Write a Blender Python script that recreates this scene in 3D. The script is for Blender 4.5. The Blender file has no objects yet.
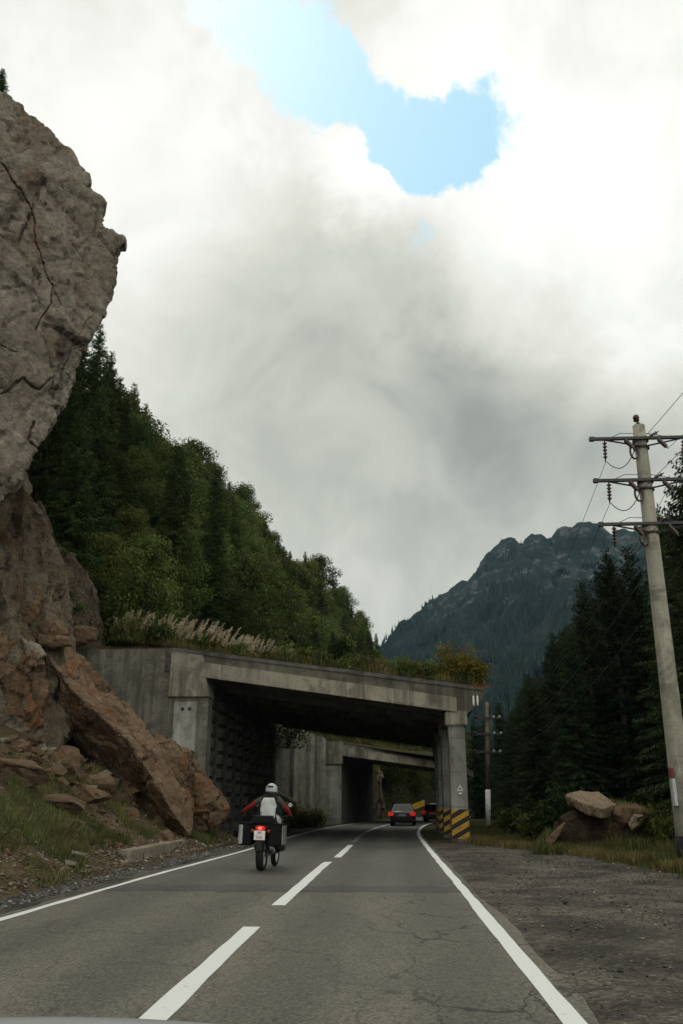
import bpy, bmesh, math, random
import numpy as np
from mathutils import Vector, Matrix, Quaternion
random.seed(7)
rng = np.random.default_rng(7)
R = math.radians
scene = bpy.context.scene
COL = scene.collection

# ------------------------------------------------------------------ camera model (pixel <-> place)
F, CX, CY, HCAM = 840.0, 341.5, 512.0, 1.37
PITCH = math.atan(293.0 / F)
YAW = math.atan(50.0 / math.hypot(F, 293.0))
CAMROT = (Matrix.Rotation(YAW, 3, 'Z') @ Matrix.Rotation(math.pi / 2 + PITCH, 3, 'X'))
EYE = Vector((0, 0, HCAM))

def ray(px, py):
    return (CAMROT @ Vector((px - CX, -(py - CY), -F))).normalized()

def P(px, py, Y):                       # the point seen at (px, py) that stands Y metres down the road
    d = ray(px, py)
    return EYE + d * (Y / d.y)

def G(px, py, z=0.0):                   # the point seen at (px, py) at height z
    d = ray(px, py)
    return EYE + d * ((z - HCAM) / d.z)

def PX(p):                              # place -> pixel
    q = CAMROT.transposed() @ (Vector(p) - EYE)
    return (CX + F * q.x / -q.z, CY - F * q.y / -q.z)

def delta(Y):                           # how far the road has bent to the right
    Y = np.asarray(Y, float)
    a = np.clip(Y - 40.0, 0, 90.0)
    return 0.0018 * a * a + np.clip(Y - 130.0, 0, None) * 0.324

# ------------------------------------------------------------------ noise in numpy
def _h(ix, iy, iz, s):
    n = ((ix & 0xffff) * 374761393 + (iy & 0xffff) * 668265263 + (iz & 0xffff) * 1440662683 + s * 974711) & 0xffffffff
    n = ((n ^ (n >> 13)) * 1274126177) & 0xffffffff
    n = n ^ (n >> 16)
    n = (n * 2246822519) & 0xffffffff
    n = n ^ (n >> 15)
    return n.astype(np.float64) / 4294967296.0

def vnoise(p, s=0):
    f = np.floor(p); i = f.astype(np.int64); t = p - f
    t = t * t * (3 - 2 * t)
    r = 0
    for a in (0, 1):
        for b in (0, 1):
            for c in (0, 1):
                w = (t[:, 0] if a else 1 - t[:, 0]) * (t[:, 1] if b else 1 - t[:, 1]) * (t[:, 2] if c else 1 - t[:, 2])
                r = r + w * _h(i[:, 0] + a, i[:, 1] + b, i[:, 2] + c, s)
    return r * 2 - 1

def fbm(p, s=0, o=4):
    r, a, k = 0, 1.0, 1.0
    for j in range(o):
        r = r + a * vnoise(p * k + 13.7 * j, s + j); a *= 0.5; k *= 2.03
    return r

def facets(p, s=0, tilt=0.6):           # tilted flat patches with breaks between them
    f = np.floor(p).astype(np.int64)
    best = np.full(len(p), 9e9); second = np.full(len(p), 9e9); val = np.zeros(len(p))
    for a in (-1, 0, 1):
        for b in (-1, 0, 1):
            for c in (-1, 0, 1):
                x, y, z = f[:, 0] + a, f[:, 1] + b, f[:, 2] + c
                sd = np.stack([x + _h(x, y, z, s), y + _h(x, y, z, s + 1), z + _h(x, y, z, s + 2)], 1)
                d = p - sd
                q = (d * d).sum(1)
                tv = np.stack([_h(x, y, z, s + 3), _h(x, y, z, s + 4), _h(x, y, z, s + 5)], 1) * 2 - 1
                v = (d * tv).sum(1) * tilt + (_h(x, y, z, s + 6) - .5)
                m = q < best
                second = np.where(m, best, np.minimum(second, q))
                val = np.where(m, v, val); best = np.where(m, q, best)
    return val, np.sqrt(second) - np.sqrt(best)

# ------------------------------------------------------------------ objects
def mesh_obj(name, verts, faces, mats, parent=None, smooth=False, mi=None):
    me = bpy.data.meshes.new(name)
    v = np.asarray(verts, float)
    if parent is not None:
        v = v - np.array(parent['_o'])
    if isinstance(faces, np.ndarray):
        n, k = faces.shape
        me.vertices.add(len(v)); me.vertices.foreach_set('co', v.astype(np.float32).ravel())
        me.loops.add(n * k); me.loops.foreach_set('vertex_index', faces.astype(np.int32).ravel())
        me.polygons.add(n); me.polygons.foreach_set('loop_start', np.arange(0, n * k, k, dtype=np.int32))
        me.update(calc_edges=True)
    else:
        me.from_pydata([tuple(x) for x in v], [], [tuple(f) for f in faces])
    if not isinstance(mats, (list, tuple)):
        mats = [mats]
    for m in mats:
        me.materials.append(m)
    if mi is not None:
        me.polygons.foreach_set('material_index', np.asarray(mi, np.int32))
    me.polygons.foreach_set('use_smooth', np.full(len(me.polygons), bool(smooth)))
    me.validate(); me.update()
    o = bpy.data.objects.new(name, me); COL.objects.link(o)
    if parent is not None:
        o.parent = parent
        o['_o'] = list(parent['_o'])
    else:
        o['_o'] = [0, 0, 0]
    return o

def tag(o, label=None, cat=None, group=None, kind=None):
    if label: o['label'] = label
    if cat: o['category'] = cat
    if group: o['group'] = group
    if kind: o['kind'] = kind
    return o

def thing(name, label, cat, loc=(0, 0, 0), group=None):
    o = bpy.data.objects.new(name, None); COL.objects.link(o)
    o.location = loc; o['_o'] = list(loc); o.empty_display_size = .2
    return tag(o, label, cat, group)

def rebase(o, base):                    # single-mesh thing: put its origin at its base
    b = Vector(base)
    o.data.transform(Matrix.Translation(-b)); o.location = b; o['_o'] = list(b)
    return o

def dup(root, loc, rz=0.0, sc=1.0, label=None, group=None, tilt=0.0):
    r = root.copy(); COL.objects.link(r)
    r.location = loc; r.rotation_euler = (tilt, 0, rz)
    r.scale = sc if isinstance(sc, (tuple, list)) else (sc, sc, sc)
    if label: r['label'] = label
    if group: r['group'] = group
    for ch in list(root.children):
        c = ch.copy(); COL.objects.link(c); c.parent = r
        for g in list(ch.children):
            d = g.copy(); COL.objects.link(d); d.parent = c
    return r

class MB:
    def __init__(s): s.v = []; s.f = []; s.m = []
    def add(s, vs, fs, m=0):
        b = len(s.v); s.v += [tuple(x) for x in vs]
        s.f += [tuple(b + i for i in f) for f in fs]; s.m += [m] * len(fs)
        return s
    def box(s, x0, x1, y0, y1, z0, z1, m=0, rot=None, c=None):
        vs = [Vector((x, y, z)) for z in (z0, z1) for y in (y0, y1) for x in (x0, x1)]
        if rot is not None:
            c = Vector(c) if c is not None else Vector(((x0 + x1) / 2, (y0 + y1) / 2, (z0 + z1) / 2))
            vs = [c + rot @ (v - c) for v in vs]
        return s.add(vs, [(0, 2, 3, 1), (4, 5, 7, 6), (0, 1, 5, 4), (2, 6, 7, 3), (0, 4, 6, 2), (1, 3, 7, 5)], m)
    def hexa(s, bottom, top, m=0):      # two loops of equal length, capped
        n = len(bottom); vs = list(bottom) + list(top)
        fs = [(i, (i + 1) % n, n + (i + 1) % n, n + i) for i in range(n)]
        fs += [tuple(range(n - 1, -1, -1)), tuple(range(n, 2 * n))]
        return s.add(vs, fs, m)
    def tube(s, pts, rad, n=8, m=0, cap=True):
        pts = [Vector(p) for p in pts]
        rad = rad if isinstance(rad, (list, tuple)) else [rad] * len(pts)
        b = len(s.v); up = None
        for i, p in enumerate(pts):
            t = (pts[min(i + 1, len(pts) - 1)] - pts[max(i - 1, 0)]).normalized()
            if up is None:
                up = t.orthogonal().normalized()
            up = (up - t * up.dot(t)).normalized(); w = t.cross(up)
            for k in range(n):
                a = 2 * math.pi * k / n
                s.v.append(tuple(p + (up * math.cos(a) + w * math.sin(a)) * rad[i]))
        for i in range(len(pts) - 1):
            for k in range(n):
                s.f.append((b + i * n + k, b + i * n + (k + 1) % n, b + (i + 1) * n + (k + 1) % n, b + (i + 1) * n + k)); s.m.append(m)
        if cap:
            s.f.append(tuple(b + k for k in range(n - 1, -1, -1))); s.m.append(m)
            e = b + (len(pts) - 1) * n
            s.f.append(tuple(e + k for k in range(n))); s.m.append(m)
        return s
    def lathe(s, c, axis, prof, n=20, m=0):   # prof: (along, radius)
        axis = Vector(axis).normalized(); u = axis.orthogonal().normalized(); w = axis.cross(u); c = Vector(c)
        b = len(s.v)
        for (a, r) in prof:
            for k in range(n):
                t = 2 * math.pi * k / n
                s.v.append(tuple(c + axis * a + (u * math.cos(t) + w * math.sin(t)) * max(r, 1e-4)))
        for i in range(len(prof) - 1):
            for k in range(n):
                s.f.append((b + i * n + k, b + i * n + (k + 1) % n, b + (i + 1) * n + (k + 1) % n, b + (i + 1) * n + k)); s.m.append(m)
        return s
    def build(s, name, mats, parent=None, smooth=False, bevel=0, T=None):
        v = s.v if T is None else [tuple(T @ Vector(x)) for x in s.v]
        o = mesh_obj(name, v, s.f, mats, parent, smooth, s.m)
        bm = bmesh.new(); bm.from_mesh(o.data)
        bmesh.ops.recalc_face_normals(bm, faces=bm.faces)
        if bevel:
            es = [e for e in bm.edges if len(e.link_faces) == 2 and e.calc_face_angle(0) > .5]
            bmesh.ops.bevel(bm, geom=es, offset=bevel, segments=2, affect='EDGES', clamp_overlap=True)
        bm.to_mesh(o.data); bm.free()
        if smooth: o.data.polygons.foreach_set('use_smooth', np.full(len(o.data.polygons), True))
        return o

def modified(o):                        # freeze modifiers into the mesh
    dg = bpy.context.evaluated_depsgraph_get()
    me = bpy.data.meshes.new_from_object(o.evaluated_get(dg))
    old = o.data; o.modifiers.clear(); o.data = me
    bpy.data.meshes.remove(old)
    return o

# ------------------------------------------------------------------ materials
class NT:
    def __init__(s, nt): s.nt = nt
    def n(s, t, **kw):
        nd = s.nt.nodes.new('ShaderNode' + t)
        ins = kw.pop('i', {})
        for k, v in kw.items(): setattr(nd, k, v)
        for k, v in ins.items():
            if hasattr(v, 'is_linked') or isinstance(v, bpy.types.NodeSocket): s.nt.links.new(v, nd.inputs[k])
            else: nd.inputs[k].default_value = v
        return nd
    def math(s, op, a, b=0.0, clamp=False):
        return s.n('Math', operation=op, use_clamp=clamp, i={0: a, 1: b}).outputs[0]
    def noise(s, vec, scale, detail=6, rough=.6, dist=0):
        return s.n('TexNoise', i={'Vector': vec, 'Scale': scale, 'Detail': detail, 'Roughness': rough, 'Distortion': dist})
    def ramp(s, fac, stops, interp='LINEAR'):
        r = s.n('ValToRGB', i={'Fac': fac}); cr = r.color_ramp; cr.interpolation = interp
        while len(cr.elements) < len(stops): cr.elements.new(0.5)
        for e, (p, c) in zip(cr.elements, stops):
            e.position = p; e.color = (*c, 1) if len(c) == 3 else c
        return r.outputs[0]
    def mix(s, fac, a, b, blend='MIX'):
        m = s.n('Mix', data_type='RGBA', blend_type=blend)
        for sock, v in ((m.inputs[0], fac), (m.inputs[6], a), (m.inputs[7], b)):
            if isinstance(v, bpy.types.NodeSocket): s.nt.links.new(v, sock)
            else: sock.default_value = v if not isinstance(v, tuple) else ((*v, 1) if len(v) == 3 else v)
        return m.outputs[2]
    def maprange(s, v, a, b, c=0.0, d=1.0, smooth=True):
        return s.n('MapRange', interpolation_type='SMOOTHSTEP' if smooth else 'LINEAR', i={0: v, 1: a, 2: b, 3: c, 4: d}).outputs[0]
    def scaled(s, vec, sc):
        return s.n('Mapping', i={'Vector': vec, 'Scale': sc}).outputs[0]

def new_mat(name):
    m = bpy.data.materials.new(name); m.use_nodes = True
    N = NT(m.node_tree)
    b = m.node_tree.nodes['Principled BSDF']
    return m, N, b

def finish(N, b, col, rough=.8, bump=None, bstr=.4, bdist=.05, spec=.3, metal=0.0):
    L = N.nt.links
    if isinstance(col, bpy.types.NodeSocket): L.new(col, b.inputs['Base Color'])
    else: b.inputs['Base Color'].default_value = (*col, 1)
    if isinstance(rough, bpy.types.NodeSocket): L.new(rough, b.inputs['Roughness'])
    else: b.inputs['Roughness'].default_value = rough
    b.inputs['Specular IOR Level'].default_value = spec
    b.inputs['Metallic'].default_value = metal
    if bump is not None:
        bn = N.n('Bump', i={'Height': bump, 'Strength': bstr, 'Distance': bdist})
        L.new(bn.outputs[0], b.inputs['Normal'])

def obj_vec(N): return N.n('TexCoord').outputs['Object']
def pos_vec(N): return N.n('NewGeometry').outputs['Position']

def plain(name, col, rough=.5, spec=.4, metal=0.0, var=.15, scale=8.0, emit=None):
    m, N, b = new_mat(name)
    v = obj_vec(N)
    n = N.noise(v, scale, 5).outputs[0]
    k = N.maprange(n, .3, .7, 1 - var, 1 + var)
    c = N.mix(1.0, (*col, 1), N.n('CombineColor', i={0: k, 1: k, 2: k}).outputs[0], 'MULTIPLY')
    finish(N, b, c, rough, None, spec=spec, metal=metal)
    if emit:
        b.inputs['Emission Color'].default_value = (*emit[0], 1); b.inputs['Emission Strength'].default_value = emit[1]
    return m

def rock_mat(name, cols, scale=.5, stain=None, crack=.0, bstr=.6, bdist=.12):
    m, N, b = new_mat(name)
    v = obj_vec(N)
    n1 = N.noise(v, scale, 9, .65, .6).outputs[0]
    c = N.ramp(n1, cols)
    n2 = N.noise(v, scale * 9, 8, .7).outputs[0]
    k = N.maprange(n2, .25, .75, .62, 1.35)
    c = N.mix(1.0, c, N.n('CombineColor', i={0: k, 1: k, 2: k}).outputs[0], 'MULTIPLY')
    if stain:
        s = N.noise(N.scaled(v, (1, 1, .35)), scale * 1.7, 7, .6, 1.0).outputs[0]
        c = N.mix(N.maprange(s, .52, .68, 0, .8), c, stain)
    n3 = N.noise(v, scale * 34, 7, .75).outputs[0]
    k3 = N.maprange(n3, .25, .75, .68, 1.3)
    c = N.mix(1.0, c, N.n('CombineColor', i={0: k3, 1: k3, 2: k3}).outputs[0], 'MULTIPLY')
    h = N.math('ADD', N.math('ADD', n2, N.math('MULTIPLY', n3, .35)), N.math('MULTIPLY', N.noise(v, scale * 3, 8, .6).outputs[0], 1.6))
    if crack:
        w = N.n('VectorMath', operation='ADD', i={0: v, 1: N.n('VectorMath', operation='SCALE', i={0: N.noise(v, scale * 1.6, 6).outputs[1], 'Scale': 1.8}).outputs[0]}).outputs[0]
        vo = N.n('TexVoronoi', feature='DISTANCE_TO_EDGE', i={'Vector': w, 'Scale': crack})
        e = N.maprange(vo.outputs[0], .0, .035)
        e2 = N.math('MAXIMUM', e, N.maprange(N.noise(v, scale * 1.2, 3).outputs[0], .44, .56))
        c = N.mix(N.math('MULTIPLY', N.math('SUBTRACT', 1.0, e2), .75), c, (.03, .024, .018))
        h = N.math('ADD', h, N.math('MULTIPLY', e2, .8))
    finish(N, b, c, .9, h, bstr, bdist, .15)
    return m

def leaf_mat(name, c0, c1, c2, trans=.25, obj_var=.52):
    m, N, b = new_mat(name)
    g = N.n('NewGeometry'); oi = N.n('ObjectInfo')
    r = g.outputs['Random Per Island']
    c = N.ramp(r, [(0, c0), (.6, c1), (1, c2)])
    cl = N.noise(obj_vec(N), .9, 3).outputs[0]
    k = N.math('MULTIPLY', N.maprange(oi.outputs['Random'], 0, 1, 1 - obj_var, 1 + obj_var, False), N.maprange(cl, .3, .7, .7, 1.3))
    c = N.mix(1.0, c, N.n('CombineColor', i={0: N.math('MULTIPLY', k, N.maprange(N.math('FRACT', N.math('MULTIPLY', oi.outputs['Random'], 7.31)), 0, 1, .85, 1.14, False)), 1: k, 2: N.math('MULTIPLY', k, .9)}).outputs[0], 'MULTIPLY')
    finish(N, b, c, .85, None, spec=.06)
    if trans:
        t = N.n('BsdfTranslucent', i={'Color': c}); mx = N.n('MixShader', i={0: trans, 1: b.outputs[0], 2: t.outputs[0]})
        N.nt.links.new(mx.outputs[0], m.node_tree.nodes['Material Output'].inputs[0])
    return m

def concrete_mat(name, base=(.225, .212, .165), dark=(.045, .042, .032), form=.55, streak=.75, moss=.25):
    m, N, b = new_mat(name)
    v = pos_vec(N)
    n = N.noise(v, .7, 8, .6).outputs[0]
    c = N.ramp(n, [(.3, tuple(x * .7 for x in base)), (.55, base), (.75, tuple(x * 1.25 for x in base))])
    s = N.noise(N.scaled(v, (2.2, 2.2, .12)), 1.0, 6, .6).outputs[0]
    sm = N.maprange(N.noise(v, .32, 3).outputs[0], .4, .6, .35, 1.0)
    c = N.mix(N.math('MULTIPLY', N.maprange(s, .46, .62, 0, streak), sm), c, dark)
    blot = N.noise(v, 1.1, 8, .72, .8).outputs[0]
    c = N.mix(N.maprange(blot, .47, .62, 0, .72), c, tuple(x * .38 for x in base))
    s3 = N.noise(N.scaled(v, (5.0, 5.0, .2)), 1.0, 4, .6, .3).outputs[0]
    c = N.mix(N.maprange(s3, .58, .72, 0, .5), c, tuple(x * 1.5 for x in base))
    mo = N.noise(v, 1.6, 7, .7).outputs[0]
    c = N.mix(N.maprange(mo, .55, .7, 0, moss), c, (.07, .08, .04))
    z = N.n('SeparateXYZ', i={0: v}).outputs[2]
    fz = N.math('FRACT', N.math('DIVIDE', N.math('ADD', z, N.math('MULTIPLY', n, .05)), form))
    ln = N.math('LESS_THAN', fz, .05)
    c = N.mix(N.math('MULTIPLY', ln, .45), c, tuple(x * .4 for x in base))
    fine = N.noise(v, 22, 6, .7).outputs[0]
    k = N.maprange(fine, .3, .7, .85, 1.15)
    c = N.mix(1.0, c, N.n('CombineColor', i={0: k, 1: k, 2: k}).outputs[0], 'MULTIPLY')
    h = N.math('SUBTRACT', N.math('ADD', fine, N.math('MULTIPLY', n, 2.0)), ln)
    finish(N, b, c, .9, h, .35, .03, .2)
    return m

M = {}
M['concrete'] = concrete_mat('gallery_concrete')
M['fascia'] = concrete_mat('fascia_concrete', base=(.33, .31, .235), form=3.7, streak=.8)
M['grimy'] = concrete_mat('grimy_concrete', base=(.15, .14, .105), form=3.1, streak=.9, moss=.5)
M['light_panel'] = concrete_mat('light_panel', base=(.37, .37, .32), form=9.0, streak=.3, moss=.1)
M['panel'] = concrete_mat('smooth_panel', base=(.3, .3, .25), form=9.0, streak=.3, moss=.1)
M['column'] = concrete_mat('column_concrete', base=(.25, .25, .22), form=1.3, streak=.4, moss=.15)
M['dark_concrete'] = concrete_mat('darker_concrete', base=(.13, .125, .11), streak=.5)  # concrete in a darker tone, for ribs, inner walls, coping and footings
M['cliff'] = rock_mat('cliff_rock', [(.28, (.12, .1, .074)), (.45, (.185, .162, .124)), (.6, (.24, .213, .168)), (.8, (.31, .28, .225))], .3, (.17, .12, .075), .1, .9, .14)
M['cliff_foot'] = rock_mat('cliff_foot_rock', [(.25, (.085, .066, .045)), (.42, (.185, .148, .1)), (.6, (.29, .24, .17)), (.8, (.41, .355, .265))], .55, (.19, .11, .05), .3, 1.0, .3)
M['rock'] = rock_mat('brown_rock', [(.25, (.068, .044, .027)), (.45, (.15, .1, .06)), (.62, (.225, .16, .098)), (.82, (.33, .26, .175))], .7, (.18, .075, .028), .35, .8, .12)
M['tan_rock'] = rock_mat('tan_rock', [(.25, (.13, .1, .06)), (.5, (.27, .215, .14)), (.8, (.38, .32, .225))], .9, (.2, .1, .04), .3, .8, .1)
M['pale_rock'] = rock_mat('pale_rock', [(.25, (.13, .115, .085)), (.5, (.28, .25, .19)), (.8, (.4, .36, .28))], .8, (.2, .12, .06), .3, .8, .1)
M['mound'] = rock_mat('earth', [(.3, (.035, .025, .016)), (.55, (.07, .05, .03)), (.8, (.11, .09, .05))], 1.2, None, 0, .9, .15)
M['spruce'] = leaf_mat('spruce_needles', (.012, .02, .009), (.022, .036, .015), (.04, .055, .022), .1)
M['spruce_mid'] = leaf_mat('hill_spruce_needles', (.02, .034, .012), (.036, .056, .018), (.06, .085, .028), .15)
M['leaf'] = leaf_mat('broad_leaves', (.046, .065, .018), (.086, .11, .032), (.15, .165, .055), .38)
M['leaf_dark'] = leaf_mat('dark_leaves', (.014, .024, .008), (.028, .044, .014), (.05, .07, .024), .2)
M['leaf_yellow'] = leaf_mat('yellowing_leaves', (.09, .09, .018), (.18, .16, .03), (.28, .2, .045), .35)
M['leaf_light'] = leaf_mat('pale_leaves', (.065, .085, .02), (.11, .13, .032), (.18, .19, .055), .35)
M['bark'] = rock_mat('bark', [(.3, (.03, .024, .018)), (.6, (.07, .055, .04)), (.8, (.11, .09, .07))], 3.0, None, 0, .7, .03)
M['grass'] = leaf_mat('grass_blades', (.045, .055, .018), (.09, .095, .035), (.17, .155, .075), .3, 0)
M['grass_dry'] = leaf_mat('dry_grass_blades', (.095, .088, .036), (.16, .145, .062), (.24, .215, .105), .3, 0)
M['plume'] = leaf_mat('grass_plumes', (.38, .32, .23), (.52, .46, .36), (.62, .57, .47), .35, 0)
M['black'] = plain('black_plastic', (.012, .012, .013), .5)
M['rubber'] = plain('rubber', (.016, .016, .016), .85, .2)
M['steel'] = plain('dark_steel', (.05, .05, .05), .5, .5, .6)
M['alu'] = plain('aluminium', (.5, .5, .5), .35, .5, .85)
M['silver'] = plain('silver_paint', (.42, .44, .44), .35, .5)
M['white'] = plain('white_paint', (.75, .75, .72), .5)
M['red'] = plain('red_cloth', (.22, .016, .015), .75, .2)
M['grey_cloth'] = plain('grey_cloth', (.5, .52, .48), .8, .15)
M['black_cloth'] = plain('black_cloth', (.014, .014, .015), .85, .15)
M['glass'] = plain('dark_glass', (.012, .016, .018), .08, .6)
M['lamp_on'] = plain('lit_tail_lamp', (.5, .01, .01), .3, .5, 0, .1, 8, ((1, .03, .02), .3))
M['lamp_bulb'] = plain('lit_bulb', (.6, .05, .04), .3, .5, 0, .1, 8, ((1, .2, .14), 1.3))
M['matte_black'] = plain('matte_black', (.012, .012, .013), .9, .1)
M['lamp_red'] = plain('red_lamp', (.45, .012, .012), .25, .5, 0, .1, 8, ((1, .02, .02), .12))
M['lamp_clear'] = plain('headlamp', (.7, .72, .74), .15, .6)
M['red_plate'] = plain('red_lettering', (.45, .08, .06), .6)
M['rust'] = plain('rusty_steel', (.14, .05, .025), .8, .2, 0, .4, 6)
M['porcelain'] = plain('brown_porcelain', (.05, .022, .014), .25, .5)
M['wood'] = rock_mat('weathered_wood', [(.3, (.13, .09, .06)), (.6, (.22, .165, .115)), (.8, (.3, .24, .18))], 2.0, None, 0, .5, .02)
M['yellow'] = plain('yellow_paint', (.5, .3, .03), .6, .3, 0, .3, 3)
# ------------------------------------------------------------------ camera, sky, sun
cam = bpy.data.objects.new('Camera', bpy.data.cameras.new('Camera')); COL.objects.link(cam)
cam.matrix_world = Matrix.Translation(EYE) @ CAMROT.to_4x4()
cam.data.sensor_fit = 'VERTICAL'; cam.data.sensor_height = 24; cam.data.lens = F / 1024 * 24
cam.data.clip_start = .05; cam.data.clip_end = 12000
scene.camera = cam
SUN_EL, SUN_AZ = R(52), R(-25)          # azimuth from the road's direction, clockwise
sd = Vector((math.sin(SUN_AZ) * math.cos(SUN_EL), math.cos(SUN_AZ) * math.cos(SUN_EL), math.sin(SUN_EL)))
sun = bpy.data.objects.new('Sun', bpy.data.lights.new('Sun', 'SUN')); COL.objects.link(sun)
sun.data.energy = .6; sun.data.angle = R(25); sun.data.color = (1, .95, .86)
sun.rotation_euler = (-sd).to_track_quat('-Z', 'Y').to_euler()
w = bpy.data.worlds.new('World'); scene.world = w; w.use_nodes = True
N = NT(w.node_tree)
bg = w.node_tree.nodes['Background']; bg.inputs[1].default_value = .1
sky = N.n('TexSky', sky_type='NISHITA', sun_disc=False, sun_elevation=SUN_EL, sun_rotation=SUN_AZ, air_density=1.0, dust_density=1.5)
gen = N.n('TexCoord').outputs['Generated']
def warped(amount, scale, detail=7, rough=.55):
    nz = N.noise(gen, scale, detail, rough).outputs[1]
    off = N.n('VectorMath', operation='SCALE', i={0: N.n('VectorMath', operation='SUBTRACT', i={0: nz, 1: (.5, .5, .5)}).outputs[0], 'Scale': amount}).outputs[0]
    return N.n('VectorMath', operation='ADD', i={0: gen, 1: off}).outputs[0]
soft = warped(.2, 2.2, 6, .5); crisp = warped(.16, 9.0, 9, .62)
def blobs(vec, lst, base):
    acc = base
    for px, py, r, wt in lst:
        d = N.n('VectorMath', operation='DISTANCE', i={0: vec, 1: ray(px, py)}).outputs[1]
        acc = N.math('ADD', acc, N.maprange(d, 0, r / 890.0, wt, 0))
    return acc
bright = blobs(crisp, [(640, 150, 330, .36), (520, 230, 170, .24), (650, 330, 130, .16), (430, 60, 220, .3), (370, 175, 80, .3), (470, 320, 70, .12), (230, 75, 70, .16), (290, 130, 60, .14)], 0.0)
bright = blobs(soft, [(110, 250, 240, .14), (60, 480, 200, .08), (60, 40, 330, .26), (200, 130, 200, .12), (350, 400, 260, -.07), (480, 430, 230, -.15), (600, 470, 200, -.08), (230, 420, 170, -.01),
                      (390, 600, 150, .06), (200, 330, 150, .02), (320, 300, 140, -.02)], bright)
bk = N.n('VectorMath', operation='DISTANCE', i={0: gen, 1: Vector((.25, -.75, .6)).normalized()}).outputs[1]  # added glow: sky behind the camera brightened to light surfaces facing it
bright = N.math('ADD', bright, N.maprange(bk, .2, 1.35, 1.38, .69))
det = N.noise(gen, 7.0, 9, .58, .4).outputs[0]
bright = N.math('ADD', bright, N.maprange(det, .3, .7, -.085, .085))
det2 = N.noise(gen, 2.2, 5, .5).outputs[0]
bright = N.math('ADD', bright, N.maprange(det2, .3, .7, -.05, .05))
bright = N.math('MINIMUM', bright, 1.45)
hole = blobs(crisp, [(255, 5, 85, .8), (310, 60, 85, .7), (345, 110, 90, 1.0), (410, 135, 80, 1.0), (465, 125, 75, 1.1), (440, 170, 60, .9), (415, 250, 50, .55),
                     (350, 180, 85, -1.2), (400, 40, 80, -.7), (350, 30, 50, -.4), (190, 25, 60, -.4)], 0.0)
hole = N.maprange(N.math('ADD', hole, N.maprange(det, .3, .7, -.2, .2)), .2, .72)
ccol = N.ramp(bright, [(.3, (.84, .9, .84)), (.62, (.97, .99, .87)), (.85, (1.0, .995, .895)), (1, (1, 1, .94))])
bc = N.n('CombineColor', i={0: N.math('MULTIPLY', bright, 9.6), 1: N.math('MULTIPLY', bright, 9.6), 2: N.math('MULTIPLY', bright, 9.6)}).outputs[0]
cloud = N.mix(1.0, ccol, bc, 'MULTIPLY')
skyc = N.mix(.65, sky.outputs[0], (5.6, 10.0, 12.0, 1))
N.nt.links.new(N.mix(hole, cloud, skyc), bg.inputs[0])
scene.view_settings.view_transform = 'Standard'; scene.view_settings.look = 'None'
scene.view_settings.exposure = 0; scene.view_settings.gamma = 1
scene.cycles.volume_bounces = 0; scene.cycles.max_bounces = 6; scene.cycles.transparent_max_bounces = 8
scene.cycles.use_denoising = True

# ------------------------------------------------------------------ terrain
RIDGE = [(-60, 200, 40), (20, 275, 52), (70, 330, 62), (95, 352, 68), (145, 412, 78), (200, 462, 92), (232, 500, 102), (265, 535, 112), (310, 565, 128), (345, 590, 142), (372, 650, 160), (384, 668, 172)]
RP = np.array([tuple(P(*r)) for r in RIDGE])
def ridge(Y):
    Y = np.asarray(Y, float)
    x = np.interp(Y, RP[:, 1], RP[:, 0]); z = np.interp(Y, RP[:, 1], RP[:, 2]) - np.interp(Y, [40, 160], [8.5, 6.0])
    return x, np.maximum(z, 6)

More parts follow.
